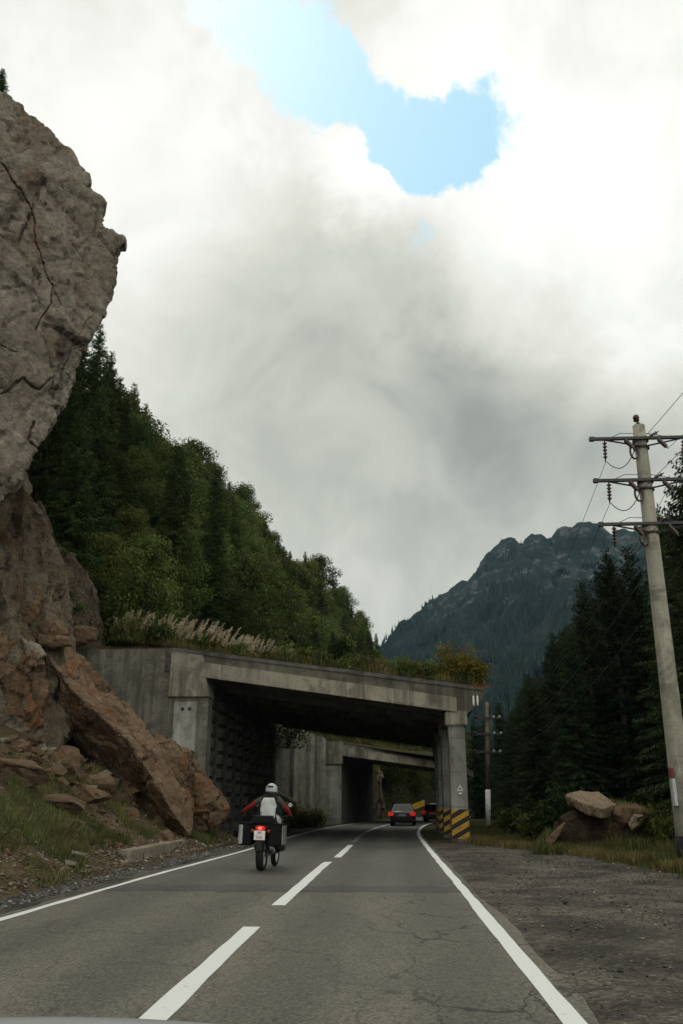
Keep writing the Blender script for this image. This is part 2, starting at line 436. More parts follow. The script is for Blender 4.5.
LEFT = lambda y: np.interp(y, [10, 18, 28, 45], [-.42, -.40, -.12, 0.0])
MID = lambda y: np.interp(y, [6, 11, 13.4, 22.7, 25, 32], [-.13, -.19, -.16, -.15, -.02, 0.0])
RIGHT = lambda y: np.interp(y, [6, 17, 30, 54], [.02, .03, .03, .15])
def terrain(X, Y):
    X = np.asarray(X, float); Y = np.asarray(Y, float)
    u = X - delta(Y)
    n = fbm(np.stack([X * .12, Y * .12, X * 0], -1).reshape(-1, 3), 3, 4).reshape(X.shape)
    n2 = fbm(np.stack([X * .9, Y * .9, X * 0], -1).reshape(-1, 3), 9, 3).reshape(X.shape)
    # right of the road
    zr = np.interp(u, [1.2, 1.6, 5.2, 6.5, 9, 13, 22, 45, 120, 500, 3000], [-.05, -.015, -.03, .06, .1, -.8, -3, -5, -6, -6, -6])
    zr = zr + n2 * np.interp(u, [1.8, 2.6, 6, 8], [0, .015, .03, .12]) + n * np.interp(u, [7, 14], [0, .6])
    # left bank beside the open road
    d = -5.55 + LEFT(Y) - u
    zb = np.interp(d, [-.6, 0, .5, 1.5, 3.0, 4.6, 7, 12, 40], [-.05, -.02, .1, .45, 1.35, 2.6, 3.6, 6, 14])
    zb = zb + n2 * np.interp(d, [0, 1, 3], [.0, .07, .16]) + n * np.interp(d, [1, 4], [0, .25])
    # under and above the galleries: flat floor, then the slope behind the wall
    rx, rz = ridge(Y)
    t = np.clip((-(u) - 9.4) / np.maximum(-9.4 - (rx - delta(Y)), 4.0), 0, 3)
    hill = np.where(t < 1, 7.2 + (rz - 7.2) * np.minimum(t, 1) ** .9, rz - (t - 1) * 10)
    rampy = np.clip((Y - 36.5) / 14, 0, 1); rampy = .12 + .88 * rampy * rampy * (3 - 2 * rampy)
    zg = np.where(-u < 8.7, -.02 + n2 * .02, 7.2 + (hill + n * 1.2 - 7.2) * rampy)
    # beyond the galleries the hill comes down to the road
    t2 = np.clip((-(u) - 6.2) / np.maximum(-6.2 - (rx - delta(Y)), 4.0), 0, 3)
    zh = np.where(t2 < 1, rz * np.minimum(t2, 1) ** .85, rz - (t2 - 1) * 14) + n * np.clip(t2 * 8, 0, 1.0)
    wg = np.clip((Y - 36.2) / .7, 0, 1); wh = np.clip((Y - 87) / 6, 0, 1)
    zl = zb * (1 - wg) + zg * wg
    zl = zl * (1 - wh) + zh * wh
    end = np.clip((Y - 172) / 60, 0, 1); zl = zl * (1 - end) + -5 * end
    z = np.where(u > 1.2, zr, np.where(u < -4.9, zl, -.06))
    return z

def axis(pts):
    out = []
    for (a, b, st) in pts:
        out += list(np.arange(a, b, st))
    return np.array(out + [pts[-1][1]])
gx = axis([(-3000, -400, 500), (-400, -80, 40), (-80, -20, 3), (-20, -5, .33), (-5, 2, 1), (2, 12, .4), (12, 40, 2), (40, 120, 8), (120, 400, 60), (400, 3000, 500)])
gy = axis([(-300, -20, 40), (-20, 0, 4), (0, 62, .5), (62, 190, 2.5), (190, 300, 10), (300, 600, 60), (600, 4000, 500)])
XX, YY = np.meshgrid(gx, gy)
SH = delta(np.minimum(YY, 190.0)) * np.clip(1 - np.abs(XX) / 150, 0, 1)
ZZ = terrain(XX + SH, YY)
nx, ny = len(gx), len(gy)
gi = np.arange(nx * ny).reshape(ny, nx)
faces = np.stack([gi[:-1, :-1], gi[:-1, 1:], gi[1:, 1:], gi[1:, :-1]], -1).reshape(-1, 4)
m, N, b = new_mat('earth_and_grass')
v = pos_vec(N)
n1 = N.noise(v, .45, 8, .65).outputs[0]; n2 = N.noise(v, 6, 8, .7).outputs[0]
c = N.ramp(n1, [(.3, (.04, .032, .017)), (.5, (.075, .055, .03)), (.68, (.12, .085, .05))])
k = N.maprange(n2, .3, .7, .6, 1.4)
c = N.mix(1.0, c, N.n('CombineColor', i={0: k, 1: k, 2: k}).outputs[0], 'MULTIPLY')
yy_ = N.n('SeparateXYZ', i={0: v}).outputs[1]
c = N.mix(N.maprange(yy_, 36.5, 39, 0, .8), c, N.ramp(n2, [(.3, (.012, .017, .007)), (.7, (.04, .045, .018))]))
finish(N, b, c, .95, n2, .8, .06, .1); M['ground'] = m
ground = tag(mesh_obj('ground', np.stack([XX + SH, YY, ZZ], -1).reshape(-1, 3), faces, M['ground'], smooth=True), kind='structure', label='grassy and earthy ground along the mountain road', cat='ground')

def tz(x, y): return float(terrain(np.array([x]), np.array([y]))[0])

# ------------------------------------------------------------------ road
def strip(name, ul, ur, y0, y1, z, mat, step=1.0, wob=0.0, cuts=1, seed=0, off=None, offr=None):
    ys = np.linspace(y0, y1, max(2, int((y1 - y0) / step) + 1)); V = []
    WL = fbm(np.stack([ys * 1.3, ys * 0, ys * 0], 1), seed, 3) * wob; WR = fbm(np.stack([ys * 1.3, ys * 0 + 9, ys * 0], 1), seed, 3) * wob
    for i, y in enumerate(ys):
        o = float(delta(y)); wl, wr = WL[i], WR[i]
        if off is not None: wl = wl + float(off(y)); wr = wr + float((offr or off)(y))
        for kx in range(cuts + 1):
            f = kx / cuts
            V.append((o + (ul + wl) * (1 - f) + (ur + wr) * f, y, z))
    n = cuts + 1; fs = []
    for i in range(len(ys) - 1):
        for kx in range(cuts):
            a = i * n + kx; fs.append((a, a + 1, a + n + 1, a + n))
    return mesh_obj(name, V, fs, mat)
SEAM = G(400, 892).y
m, N, b = new_mat('worn_asphalt')
v = pos_vec(N); sx, sy, sz = N.n('SeparateXYZ', i={0: v}).outputs
n1 = N.noise(N.scaled(v, (1, .35, 1)), .8, 7, .6).outputs[0]
wy = N.math('ADD', sy, N.math('MULTIPLY', N.math('SUBTRACT', N.noise(v, 1.3, 4).outputs[0], .5), 1.1))
near = N.math('LESS_THAN', wy, SEAM)
c = N.mix(near, N.ramp(n1, [(.3, (.066, .065, .056)), (.7, (.112, .109, .092))]), N.ramp(n1, [(.3, (.08, .075, .059)), (.7, (.142, .133, .104))]))
patch = N.math('MULTIPLY', N.math('GREATER_THAN', wy, 8.6 + 6.6), N.math('LESS_THAN', wy, 16.5)); 
c = N.mix(N.math('MULTIPLY', patch, .35), c, (.03, .03, .027))
sp = N.n('TexVoronoi', i={'Vector': v, 'Scale': 55.0})
agg = N.maprange(N.n('SeparateColor', i={0: sp.outputs[1]}).outputs[0], 0, 1, .55, 1.5, False)
c = N.mix(1.0, c, N.n('CombineColor', i={0: agg, 1: agg, 2: agg}).outputs[0], 'MULTIPLY')
fine = N.noise(v, 60, 4, .7).outputs[0]
st = N.noise(v, 2.2, 7, .7).outputs[0]
c = N.mix(N.maprange(st, .55, .72, 0, .35), c, (.035, .033, .028))
wv = N.n('VectorMath', operation='ADD', i={0: v, 1: N.n('VectorMath', operation='SCALE', i={0: N.noise(v, 1.7, 6).outputs[1], 'Scale': .7}).outputs[0]}).outputs[0]
vo = N.n('TexVoronoi', feature='DISTANCE_TO_EDGE', i={'Vector': N.scaled(wv, (1.5, .42, 1)), 'Scale': .9})
ck = N.maprange(vo.outputs[0], .004, .017)
ckm = N.math('MAXIMUM', ck, N.maprange(N.noise(v, .5, 4).outputs[0], .5, .6))
ckm = N.math('MAXIMUM', ckm, N.maprange(wy, SEAM - 1, SEAM + 4))
ckm = N.math('MAXIMUM', ckm, N.maprange(sx, .9, -.6, 0, .65))
seam = N.math('LESS_THAN', N.math('ABSOLUTE', N.math('SUBTRACT', wy, SEAM)), .07)
c = N.mix(N.math('MULTIPLY', seam, .5), c, (.02, .019, .017))
trk = N.math('COSINE', N.math('MULTIPLY', N.math('ADD', sx, .18), 4.2))
tk = N.maprange(trk, -1, 1, .9, 1.12)
c = N.mix(1.0, c, N.n('CombineColor', i={0: tk, 1: tk, 2: tk}).outputs[0], 'MULTIPLY')
c = N.mix(N.math('MULTIPLY', N.math('SUBTRACT', 1.0, ckm), .8), c, (.015, .014, .012))
finish(N, b, c, N.maprange(n1, .3, .7, .7, .9), N.math('ADD', N.math('ADD', agg, fine), N.math('MULTIPLY', ckm, 1.5)), .5, .012, .3)
M['asphalt'] = m
tag(strip('road', -4.86, 1.42, -60, 200, 0.0, M['asphalt'], .5, .07, 8, 4, LEFT, lambda y: 0), kind='structure', label='worn two-lane asphalt road with fine cracks', cat='road')

m, N, b = new_mat('road_paint')
v = pos_vec(N)
ch = N.noise(v, 16, 7, .75).outputs[0]; ch2 = N.noise(v, 1.5, 4).outputs[0]
c = N.mix(N.maprange(N.math('ADD', ch, N.math('MULTIPLY', ch2, .25)), .70, .85, 0, .8), (.68, .69, .66), (.16, .15, .13))
finish(N, b, c, .7, N.noise(v, 70, 3).outputs[0], .3, .01, .3); M['paint'] = m
m, N, b = new_mat('faded_paint')
finish(N, b, N.mix(N.maprange(N.noise(pos_vec(N), 9, 7, .75).outputs[0], .4, .58), (.4, .4, .38), (.09, .085, .07)), .8); M['faded'] = m
tag(strip('road_edge_line', 1.09, 1.25, -20, 150, .004, M['paint'], .5, .011, 1, 21, RIGHT), kind='structure', label='solid white edge line along the right side of the road', cat='road marking')
tag(strip('road_edge_line', -4.62, -4.49, -20, 150, .004, M['paint'], .5, .014, 1, 31, LEFT), kind='structure', label='solid white edge line along the left side of the road', cat='road marking')
gy_ = lambda px, py: G(px, py).y
for (a, e, mt) in [(-9, -2, 'paint'), (2.2, gy_(250, 927), 'paint'), (gy_(277, 905.5), gy_(328, 862), 'paint'), (gy_(335, 857.5), gy_(351, 845), 'paint'), (gy_(355, 842), gy_(367, 832.5), 'faded'), (gy_(368, 831.8), gy_(377, 827), 'paint'), (gy_(378, 826.6), 76, 'paint'), (78, 90, 'paint'), (93, 104, 'paint')]:
    tag(strip('road_centre_dash', -1.6, -1.4, a, e, .004, M[mt], .5, .01, 1, int(a) + 40, MID), kind='structure', cat='road marking', group='dashes of the centre line',
        label='faded grey dash of the centre line before the gallery' if mt == 'faded' else 'white painted dash of the broken centre line')

# gravel lay-by on the right, gravel shoulder on the left
m, N, b = new_mat('dark_gravel')
v = pos_vec(N)
vo = N.n('TexVoronoi', i={'Vector': v, 'Scale': 22.0}); vo2 = N.n('TexVoronoi', i={'Vector': v, 'Scale': 60.0})
r1 = N.n('SeparateColor', i={0: vo.outputs[1]}).outputs[0]; r2 = N.n('SeparateColor', i={0: vo2.outputs[1]}).outputs[1]
big = N.noise(v, .7, 6, .6).outputs[0]
c = N.ramp(N.math('ADD', N.math('MULTIPLY', r1, .6), N.math('MULTIPLY', r2, .4)), [(.2, (.036, .031, .025)), (.55, (.07, .061, .048)), (.85, (.12, .106, .085)), (1, (.19, .17, .14))])
kk = N.maprange(big, .35, .65, .5, 1.5)
c = N.mix(1.0, c, N.n('CombineColor', i={0: kk, 1: kk, 2: kk}).outputs[0], 'MULTIPLY')
h = N.math('ADD', N.math('MULTIPLY', N.math('SUBTRACT', 1.0, vo.outputs[0]), r1), N.math('MULTIPLY', vo2.outputs[0], .4))
finish(N, b, c, .9, h, .7, .02, .2); M['gravel'] = m
ys = np.arange(-10, 33, .4); us = np.linspace(1.36, 6.6, 27); V = []
UU, YG = np.meshgrid(us, ys); E_ = fbm(np.stack([YG.ravel() * .5, UU.ravel(), UU.ravel() * 0 + 3.3], 1), 5, 3).reshape(UU.shape)
HU = .05 * fbm(np.stack([UU.ravel() * 1.1, YG.ravel() * 1.1, UU.ravel() * 0], 1), 8, 3).reshape(UU.shape)
for i, y in enumerate(ys):
    for j, uu in enumerate(us):
        e = E_[i, j]
        far = np.interp(y, [-10, 12, 22, 28, 33], [1.06, 1.05, 1.0, .75, .3])
        x = 1.36 + (uu - 1.36) * far + (e * .35 if j == len(us) - 1 else 0) + (e * .12 if j == 0 else 0)
        hump = HU[i, j]
        V.append((x, y, .022 + hump * np.clip((uu - 1.4) / 1.0, 0, 1) * .6 - (.03 if j == 0 else 0)))
nu = len(us); q = np.arange(len(ys) * nu).reshape(-1, nu)
tag(mesh_obj('gravel_layby', V, np.stack([q[:-1, :-1], q[:-1, 1:], q[1:, 1:], q[1:, :-1]], -1).reshape(-1, 4), M['gravel'], smooth=True), kind='structure', label='dark gravel lay-by beside the road', cat='lay-by')
tag(strip('gravel_shoulder', -5.75, -4.8, -10, 60, .004, M['gravel'], .4, .12, 4, 61, LEFT), kind='structure', label='narrow gravel shoulder at the foot of the rocky bank', cat='road shoulder')

def pebbles(name, pts, sizes, mat, label):
    base = np.array([(1, 0, 0), (-1, 0, 0), (0, 1, 0), (0, -1, 0), (0, 0, 1), (0, 0, -1)], float)
    tri = np.array([(0, 2, 4), (2, 1, 4), (1, 3, 4), (3, 0, 4), (2, 0, 5), (1, 2, 5), (3, 1, 5), (0, 3, 5)])
    n = len(pts)
    an = rng.uniform(0, 6.28, n); ca, sa = np.cos(an), np.sin(an)
    s = rng.uniform(.55, 1.2, (n, 6, 1)) * sizes[:, None, None]
    v = base[None] * s * np.array([1, 1, .6]); x = v[:, :, 0] * ca[:, None] - v[:, :, 1] * sa[:, None]; y = v[:, :, 0] * sa[:, None] + v[:, :, 1] * ca[:, None]
    v = np.stack([x, y, v[:, :, 2]], -1) + pts[:, None]
    f = tri[None] + (np.arange(n) * 6)[:, None, None]
    return tag(mesh_obj(name, v.reshape(-1, 3), f.reshape(-1, 3), mat), kind='stuff', label=label, cat='gravel')
m, N, b = new_mat('loose_stones')
c = N.ramp(N.n('NewGeometry').outputs['Random Per Island'], [(0, (.03, .028, .026)), (.6, (.08, .073, .065)), (.93, (.16, .15, .13)), (1, (.34, .32, .29))])
finish(N, b, c, .9); M['pebble'] = m
n = 9000
py_ = 3 + 29 * rng.random(n) ** 1.3; pu = 1.45 + 5.2 * rng.random(n) ** .8
pp = np.stack([pu, py_, np.full(n, .03)], -1)
pebbles('loose_gravel', pp, rng.gamma(1.8, .006, n) + .005, M['pebble'], 'loose stones scattered over the gravel lay-by')
n = 3500
py_ = 5 + 28 * rng.random(n) ** 1.2; pu = -4.98 + LEFT(py_) - np.abs(rng.normal(0, .45, n))
pebbles('shoulder_gravel', np.stack([pu, py_, np.full(n, .012) + np.clip(-5.6 + LEFT(py_) - pu, 0, 3) * .25], -1), rng.gamma(2.2, .009, n) + .008, M['pebble'], 'loose stones along the left road shoulder')

m, N, b = new_mat('brown_rubble')
c = N.ramp(N.n('NewGeometry').outputs['Random Per Island'], [(0, (.05, .036, .024)), (.6, (.13, .095, .06)), (.9, (.22, .18, .13)), (1, (.34, .3, .24))])
finish(N, b, c, .9); M['rubble'] = m
n = 9000; py_ = 8 + 27 * rng.random(n); pu = -5.85 + LEFT(py_) - 4.2 * rng.random(n) ** 1.2; px_ = pu + delta(py_)
pebbles('bank_rubble', np.stack([px_, py_, terrain(px_, py_) + .01], -1), rng.gamma(1.6, .016, n) + .012, M['rubble'], 'small brown rubble strewn over the left bank')

# ------------------------------------------------------------------ far mountain
MR = [(300, 712), (365, 663), (385, 642), (400, 621), (415, 612), (430, 600), (447, 592), (460, 582), (470, 578), (480, 562), (490, 551), (500, 543), (508, 538), (515, 536), (522, 543), (532, 533), (541, 531), (549, 537), (556, 528), (565, 526), (576, 520), (588, 521), (600, 523), (612, 533), (630, 529), (660, 520), (700, 505), (760, 480), (860, 470), (1000, 520)]
YR = 1100.0
mp = np.array([tuple(P(a, bb, YR)) for a, bb in MR])
xs = np.linspace(mp[0, 0], mp[-1, 0], 420); zr = np.interp(xs, mp[:, 0], mp[:, 2])
V = []; nv = 90
for i in range(len(xs)):
    for j in range(nv):
        t = j / (nv - 1) * 1.35
        if t <= 1: y = 480 + (YR - 480) * t; z = -12 + (zr[i] + 12) * (t ** 1.12)
        else: y = YR + (t - 1) * 1100; z = zr[i] * (1 - (t - 1) * 1.3)
        V.append((xs[i], y, z))
V = np.array(V)
tt = np.tile(np.minimum(np.arange(nv) / (nv - 1) * 1.35, 1.5), len(xs))
amp = np.clip(np.sin(np.clip(tt, 0, 1) * math.pi), 0, 1)
rid = 1 - np.abs(fbm(V * np.array([.0075, .004, .003]), 17, 5)) + .35 * facets(V * np.array([.02, .012, .012]), 29)[0]
V[:, 1] += (rid - .5) * -110 * amp
V[:, 2] += fbm(V * .02, 19, 4) * 14 * amp + (fbm(V * .06, 23, 3) * 5.0 + facets(V * .045, 27)[0] * 6.0 + facets(V * .12, 28)[0] * 2.5) * np.clip(amp + .8 * (tt > .9) * (tt < 1.12), 0, 1)
q = np.arange(len(xs) * nv).reshape(-1, nv)
m, N, b = new_mat('mountain_side')
v = pos_vec(N); g = N.n('NewGeometry')
zz = N.n('SeparateXYZ', i={0: v}).outputs[2]
f1 = N.noise(v, .035, 8, .65).outputs[0]
c = N.ramp(N.noise(v, .09, 8, .7).outputs[0], [(.3, (.01, .017, .013)), (.55, (.02, .032, .022)), (.75, (.036, .05, .034))])
rockc = N.ramp(N.noise(N.scaled(v, (1, 1, .5)), .12, 8, .7).outputs[0], [(.3, (.03, .034, .032)), (.52, (.1, .105, .1)), (.66, (.26, .26, .245)), (.8, (.42, .42, .4))])
rk = N.math('ADD', f1, N.maprange(zz, 90, 260, -.17, .0))
c = N.mix(N.maprange(rk, .5, .6, 0, .85), c, rockc)
finish(N, b, c, .95, N.noise(v, .12, 8, .7).outputs[0], 1.0, 8.0, .1)
tag(mesh_obj('mountain', V, np.stack([q[:-1, :-1], q[1:, :-1], q[1:, 1:], q[:-1, 1:]], -1).reshape(-1, 4), m, smooth=True), kind='structure', label='bluish wooded mountain with bare rocky crest beyond the valley', cat='mountain')
# the wood on it
MV = V.reshape(len(xs), nv, 3)
ii = rng.integers(0, 330, 26000); tj = rng.random(26000) ** .8 * 64; jj = tj.astype(int); fr = (tj - jj)[:, None]
bp = MV[ii, jj] * (1 - fr) + MV[ii, jj + 1] * fr + rng.normal(0, 3.0, (26000, 3)) * np.array([1, 1, 0])
dens = fbm(bp * np.array([.02, .02, .02]), 31, 3)
keep = dens + rng.normal(0, .25, len(bp)) - (bp[:, 2] - 150) / 220 > -.25
bp = bp[keep][:15000]
hh = rng.uniform(5, 12, len(bp)) * np.interp(bp[:, 2], [100, 330], [1.0, .5]); K = 5
an = rng.uniform(0, 6.28, (len(bp), 1)) + np.arange(K) * 2 * math.pi / K
rr = hh[:, None] * rng.uniform(.14, .24, (len(bp), K))
ring = np.stack([np.cos(an) * rr, np.sin(an) * rr, np.zeros_like(an)], -1) + bp[:, None]
top = bp[:, None] + np.stack([np.zeros(len(bp)), np.zeros(len(bp)), hh], -1)[:, None]
ring[:, :, 2] -= 1.5
cv = np.concatenate([ring, top], 1); o6 = np.arange(len(bp)) * (K + 1)
cf = np.stack([np.stack([o6 + k, o6 + (k + 1) % K, o6 + K], -1) for k in range(K)], 1)
M['far_wood'] = leaf_mat('far_wood', (.008, .016, .013), (.014, .026, .02), (.024, .038, .028), 0)
tag(mesh_obj('far_forest', cv.reshape(-1, 3), cf.reshape(-1, 3), M['far_wood']), kind='stuff', label='dark conifer wood covering the far mountain', cat='forest')
# ------------------------------------------------------------------ rock bodies
def roughen(me_obj, amp, fs, stretch=(1, 1, 1), fine=.12, seed=0, mid=.5):
    me = me_obj.data; n = len(me.vertices)
    co = np.empty(n * 3, np.float32); me.vertices.foreach_get('co', co); co = co.reshape(-1, 3).astype(float)
    no = np.empty(n * 3, np.float32); me.vertices.foreach_get('normal', no); no = no.reshape(-1, 3)
    p = (co + np.array(me_obj['_o'])) * np.array(stretch)
    wp = p + .25 * fs * np.stack([vnoise(p / fs * 1.3, seed + 40), vnoise(p / fs * 1.3, seed + 41), vnoise(p / fs * 1.3, seed + 42)], 1)
    f, edge = facets(wp / fs, seed)
    f2, edge2 = facets(wp / fs * 2.7 + 5, seed + 11)
    f3, edge3 = facets(wp / fs * 6.5 + 9, seed + 13, 1.0)
    d = amp * (f * .9 + f2 * .4 + f3 * .16 + mid * fbm(p / fs * .6, seed + 20, 3)) + fine * fbm(p * 2.2, seed + 30, 4)
    d = d - amp * .4 * np.clip(1 - edge / .07, 0, 1) - amp * .14 * np.clip(1 - edge2 / .08, 0, 1)
    co = co + no * d[:, None]
    me.vertices.foreach_set('co', co.astype(np.float32).ravel()); me.update(); me.set_sharp_from_angle(angle=R(30))

def remesh(o, voxel):
    md = o.modifiers.new('r', 'REMESH'); md.mode = 'VOXEL'; md.voxel_size = voxel
    modified(o)
    o.data.polygons.foreach_set('use_smooth', np.full(len(o.data.polygons), True))

def outline_body(name, pts, yf, thick, back=(0, 0), voxel=.2, mat=None, parent=None, bulge=0.0):
    yf = yf if callable(yf) else (lambda a, b, k=yf: k)
    cx = sum(p[0] for p in pts) / len(pts); cy = sum(p[1] for p in pts) / len(pts)
    f = [P(a, b, yf(a, b)) for a, b in pts]
    k = [P(cx + (a - cx) * 1.0 + back[0], cy + (b - cy) * 1.0 + back[1], yf(a, b) + thick) for a, b in pts]
    mb = MB()
    if bulge:
        fi = [P(cx + (a - cx) * .72, cy + (b - cy) * .72, yf(a, b) - bulge) for a, b in pts]
        n = len(pts); mb.add(list(f) + list(fi), [(i, (i + 1) % n, n + (i + 1) % n, n + i) for i in range(n)] + [tuple(range(n, 2 * n))])
        mb.add(list(f) + list(k), [(i, (i + 1) % n, n + (i + 1) % n, n + i) for i in range(n)] + [tuple(range(n, 2 * n))])
    else:
        mb.hexa(f, k)
    o = mb.build(name, mat, parent)
    bm = bmesh.new(); bm.from_mesh(o.data)
    bmesh.ops.remove_doubles(bm, verts=bm.verts, dist=1e-4)
    bmesh.ops.triangulate(bm, faces=bm.faces); bmesh.ops.recalc_face_normals(bm, faces=bm.faces)
    bm.to_mesh(o.data); bm.free()
    remesh(o, voxel)
    return o

def join_into(a, others):
    bm = bmesh.new(); bm.from_mesh(a.data)
    for o in others:
        bm.from_mesh(o.data); me = o.data; bpy.data.objects.remove(o); bpy.data.meshes.remove(me)
    bm.to_mesh(a.data); bm.free()

def label_rock(o, label, cat='rock', group=None):
    c = np.empty(len(o.data.vertices) * 3, np.float32); o.data.vertices.foreach_get('co', c); c = c.reshape(-1, 3)
    rebase(o, (float(c[:, 0].mean()), float(c[:, 1].mean()), float(c[:, 2].min())))
    return tag(o, label, cat, group)

up = [(-300, 40), (-120, 78), (-40, 90), (0, 93), (10, 97), (27, 107), (30, 113), (41, 122), (47, 133), (60, 144), (74, 157), (80, 171), (87, 176), (88, 182), (84, 189), (90, 196), (98, 198), (101, 206), (102, 214), (99, 224), (106, 233), (117, 238), (125, 239), (125, 246), (117, 266), (108, 295), (97, 322), (86, 340), (75, 379), (61, 414), (49, 435), (33, 459), (17, 484), (-20, 520), (-120, 540), (-300, 560)]
yf = lambda a, b: 28.0 + (a - 125) * .022
cl = outline_body('cliff', up, yf, 7.5, (-34, 4), .11, M['cliff'])
roughen(cl, .26, 2.4, (1, 1, .75), .05, 1, .25)
roughen(cl, .09, .75, (1, 1, .8), .03, 91, .2)
def near_lines(sx_, sy_, pts):
    best = np.full(len(sx_), 1e9)
    for (x0_, y0_), (x1_, y1_) in zip(pts[:-1], pts[1:]):
        L2 = (x1_ - x0_) ** 2 + (y1_ - y0_) ** 2; t = np.clip(((sx_ - x0_) * (x1_ - x0_) + (sy_ - y0_) * (y1_ - y0_)) / L2, 0, 1)
        best = np.minimum(best, np.hypot(sx_ - x0_ - t * (x1_ - x0_), sy_ - y0_ - t * (y1_ - y0_)))
    return best
def carve(o, lines, wpx, depth):
    for _ in range(2):
        bm = bmesh.new(); bm.from_mesh(o.data); bm.faces.ensure_lookup_table()
        fc = np.array([f.calc_center_median()[:] for f in bm.faces]); q = (fc - np.array(EYE)) @ np.array(CAMROT); fx, fy = CX + F * q[:, 0] / -q[:, 2], CY - F * q[:, 1] / -q[:, 2]
        d = np.min([near_lines(fx, fy, l[0]) for l in lines], 0); sel = np.nonzero((d < 7) & (fc[:, 1] < 29.2))[0]
        es = list({e for i in sel for e in bm.faces[int(i)].edges}); bmesh.ops.subdivide_edges(bm, edges=es, cuts=1, use_grid_fill=True)
        bmesh.ops.triangulate(bm, faces=[f for f in bm.faces if len(f.verts) > 4])
        for f in bm.faces: f.smooth = True
        bm.to_mesh(o.data); bm.free()
    n = len(o.data.vertices); co = np.empty(n * 3, np.float32); o.data.vertices.foreach_get('co', co); co = co.reshape(-1, 3).astype(float)
    q = (co - np.array(EYE)) @ np.array(CAMROT); sx_, sy_ = CX + F * q[:, 0] / -q[:, 2], CY - F * q[:, 1] / -q[:, 2]
    sx_ = sx_ + 3.0 * fbm(co * 1.2, 5, 3); sy_ = sy_ + 3.0 * fbm(co * 1.2, 7, 3)
    for (pts, wd, dp) in lines:
        best = np.full(n, 1e9)
        for (x0_, y0_), (x1_, y1_) in zip(pts[:-1], pts[1:]):
            L2 = (x1_ - x0_) ** 2 + (y1_ - y0_) ** 2; t = np.clip(((sx_ - x0_) * (x1_ - x0_) + (sy_ - y0_) * (y1_ - y0_)) / L2, 0, 1)
            best = np.minimum(best, np.hypot(sx_ - x0_ - t * (x1_ - x0_), sy_ - y0_ - t * (y1_ - y0_)))
        dirv = co - np.array(EYE); dirv /= np.linalg.norm(dirv, axis=1)[:, None]
        co += dirv * (dp * np.exp(-(best / (wd * (.6 + .8 * _h(*(np.floor(co * 1.6).astype(np.int64).T), 3)))) ** 2) * (co[:, 1] < 29.2))[:, None]
    o.data.vertices.foreach_set('co', co.astype(np.float32).ravel()); o.data.update()
carve(cl, [([(-20, 150), (0, 165), (9, 178), (21, 191), (30, 215), (36, 240), (45, 270), (53, 288), (49, 305), (36, 328)], .6, .2), ([(53, 285), (60, 305)], .6, .12), ([(72, 240), (82, 258), (86, 276)], .6, .06),
           ([(0, 395), (22, 380), (38, 392), (52, 376)], 1.0, .2), ([(36, 420), (30, 440), (40, 452)], 1.1, .2), ([(-40, 320), (0, 345), (16, 352)], .7, .1), ([(92, 316), (70, 352), (52, 400)], .8, .08)], 0, 0)
low = [(-300, 460), (-60, 462), (0, 470), (20, 476), (27, 484), (37, 509), (47, 523), (52, 545), (55, 562), (58, 586), (63, 621), (68, 660), (66, 730), (20, 800), (-300, 830)]
NCL = len(cl.data.polygons)
cl2 = outline_body('cliff_foot', low, lambda a, b: 30.5 + (a - 60) * .02 - max(0, (b - 560)) * .008, 8.0, (-8, 0), .16, M['cliff_foot'])
roughen(cl2, .42, 1.3, (1, 1, .26), .14, 2, .6)
far = [(40, 500), (58, 546), (70, 556), (82, 566), (95, 590), (104, 625), (108, 660), (40, 670)]
cl3 = outline_body('cliff_rear', far, 36.6, 4.0, (-10, 0), .2, M['cliff_foot'])
roughen(cl3, .3, 1.8, (1, 1, .4), .12, 3)
join_into(cl, [cl2, cl3])
cl.data.materials.append(M['cliff_foot'])
nf = [len(cl.data.polygons)]
for p_ in cl.data.polygons: p_.material_index = 1 if p_.index >= NCL else 0
tag(cl, 'grey overhanging rock cliff towering over the left side of the road', 'cliff', kind='structure')

# the long slab that has slid down in front of the gallery wall
sec = [  # ridge R, top T, hidden back K, foot B  (px, py, depth)
    ((44, 650, 29.4), (70, 645, 30.8), (56, 652, 32.2), (40, 660, 31.2)),
    ((70, 688, 28.8), (93, 664, 30.7), (76, 690, 32.2), (42, 738, 31.6)),
    ((100, 716, 28.4), (124, 702, 30.6), (106, 735, 32.2), (74, 758, 31.6)),
    ((130, 742, 28.2), (152, 734, 30.6), (136, 768, 32.2), (100, 780, 31.4)),
    ((153, 778, 28.1), (182, 768, 30.6), (164, 805, 32.2), (132, 804, 30.9)),
    ((174, 814, 28.2), (196, 804, 30.4), (182, 830, 31.8), (160, 828, 30.0)),
    ((189, 834, 28.8), (193, 826, 30.0), (190, 836, 31.0), (183, 836, 29.6))]
mb = MB(); vs = [P(*q) for s_ in sec for q in s_]; fs = []
for i in range(len(sec) - 1):
    for k in range(4): fs.append((i * 4 + k, i * 4 + (k + 1) % 4, i * 4 + 4 + (k + 1) % 4, i * 4 + 4 + k))
fs += [(3, 2, 1, 0), tuple(len(vs) - 4 + k for k in range(4))]
o = mb.add(vs, fs).build('leaning_slab', M['rock']); remesh(o, .06); roughen(o, .13, 1.0, (1, 1, .6), .03, 5, .15)
label_rock(o, 'huge long brown rock slab leaning down against the gallery wing wall', 'rock')
o = outline_body('boulder', [(148, 736), (158, 738), (174, 748), (190, 758), (205, 778), (218, 796), (228, 809), (224, 820), (205, 832), (176, 836), (150, 790)], 31.6, 1.8, (0, 0), .08, M['rock'], None, .3)
roughen(o, .2, .9, (1, 1, 1), .05, 8); label_rock(o, 'rounded brown boulder behind the foot of the leaning slab', 'rock')
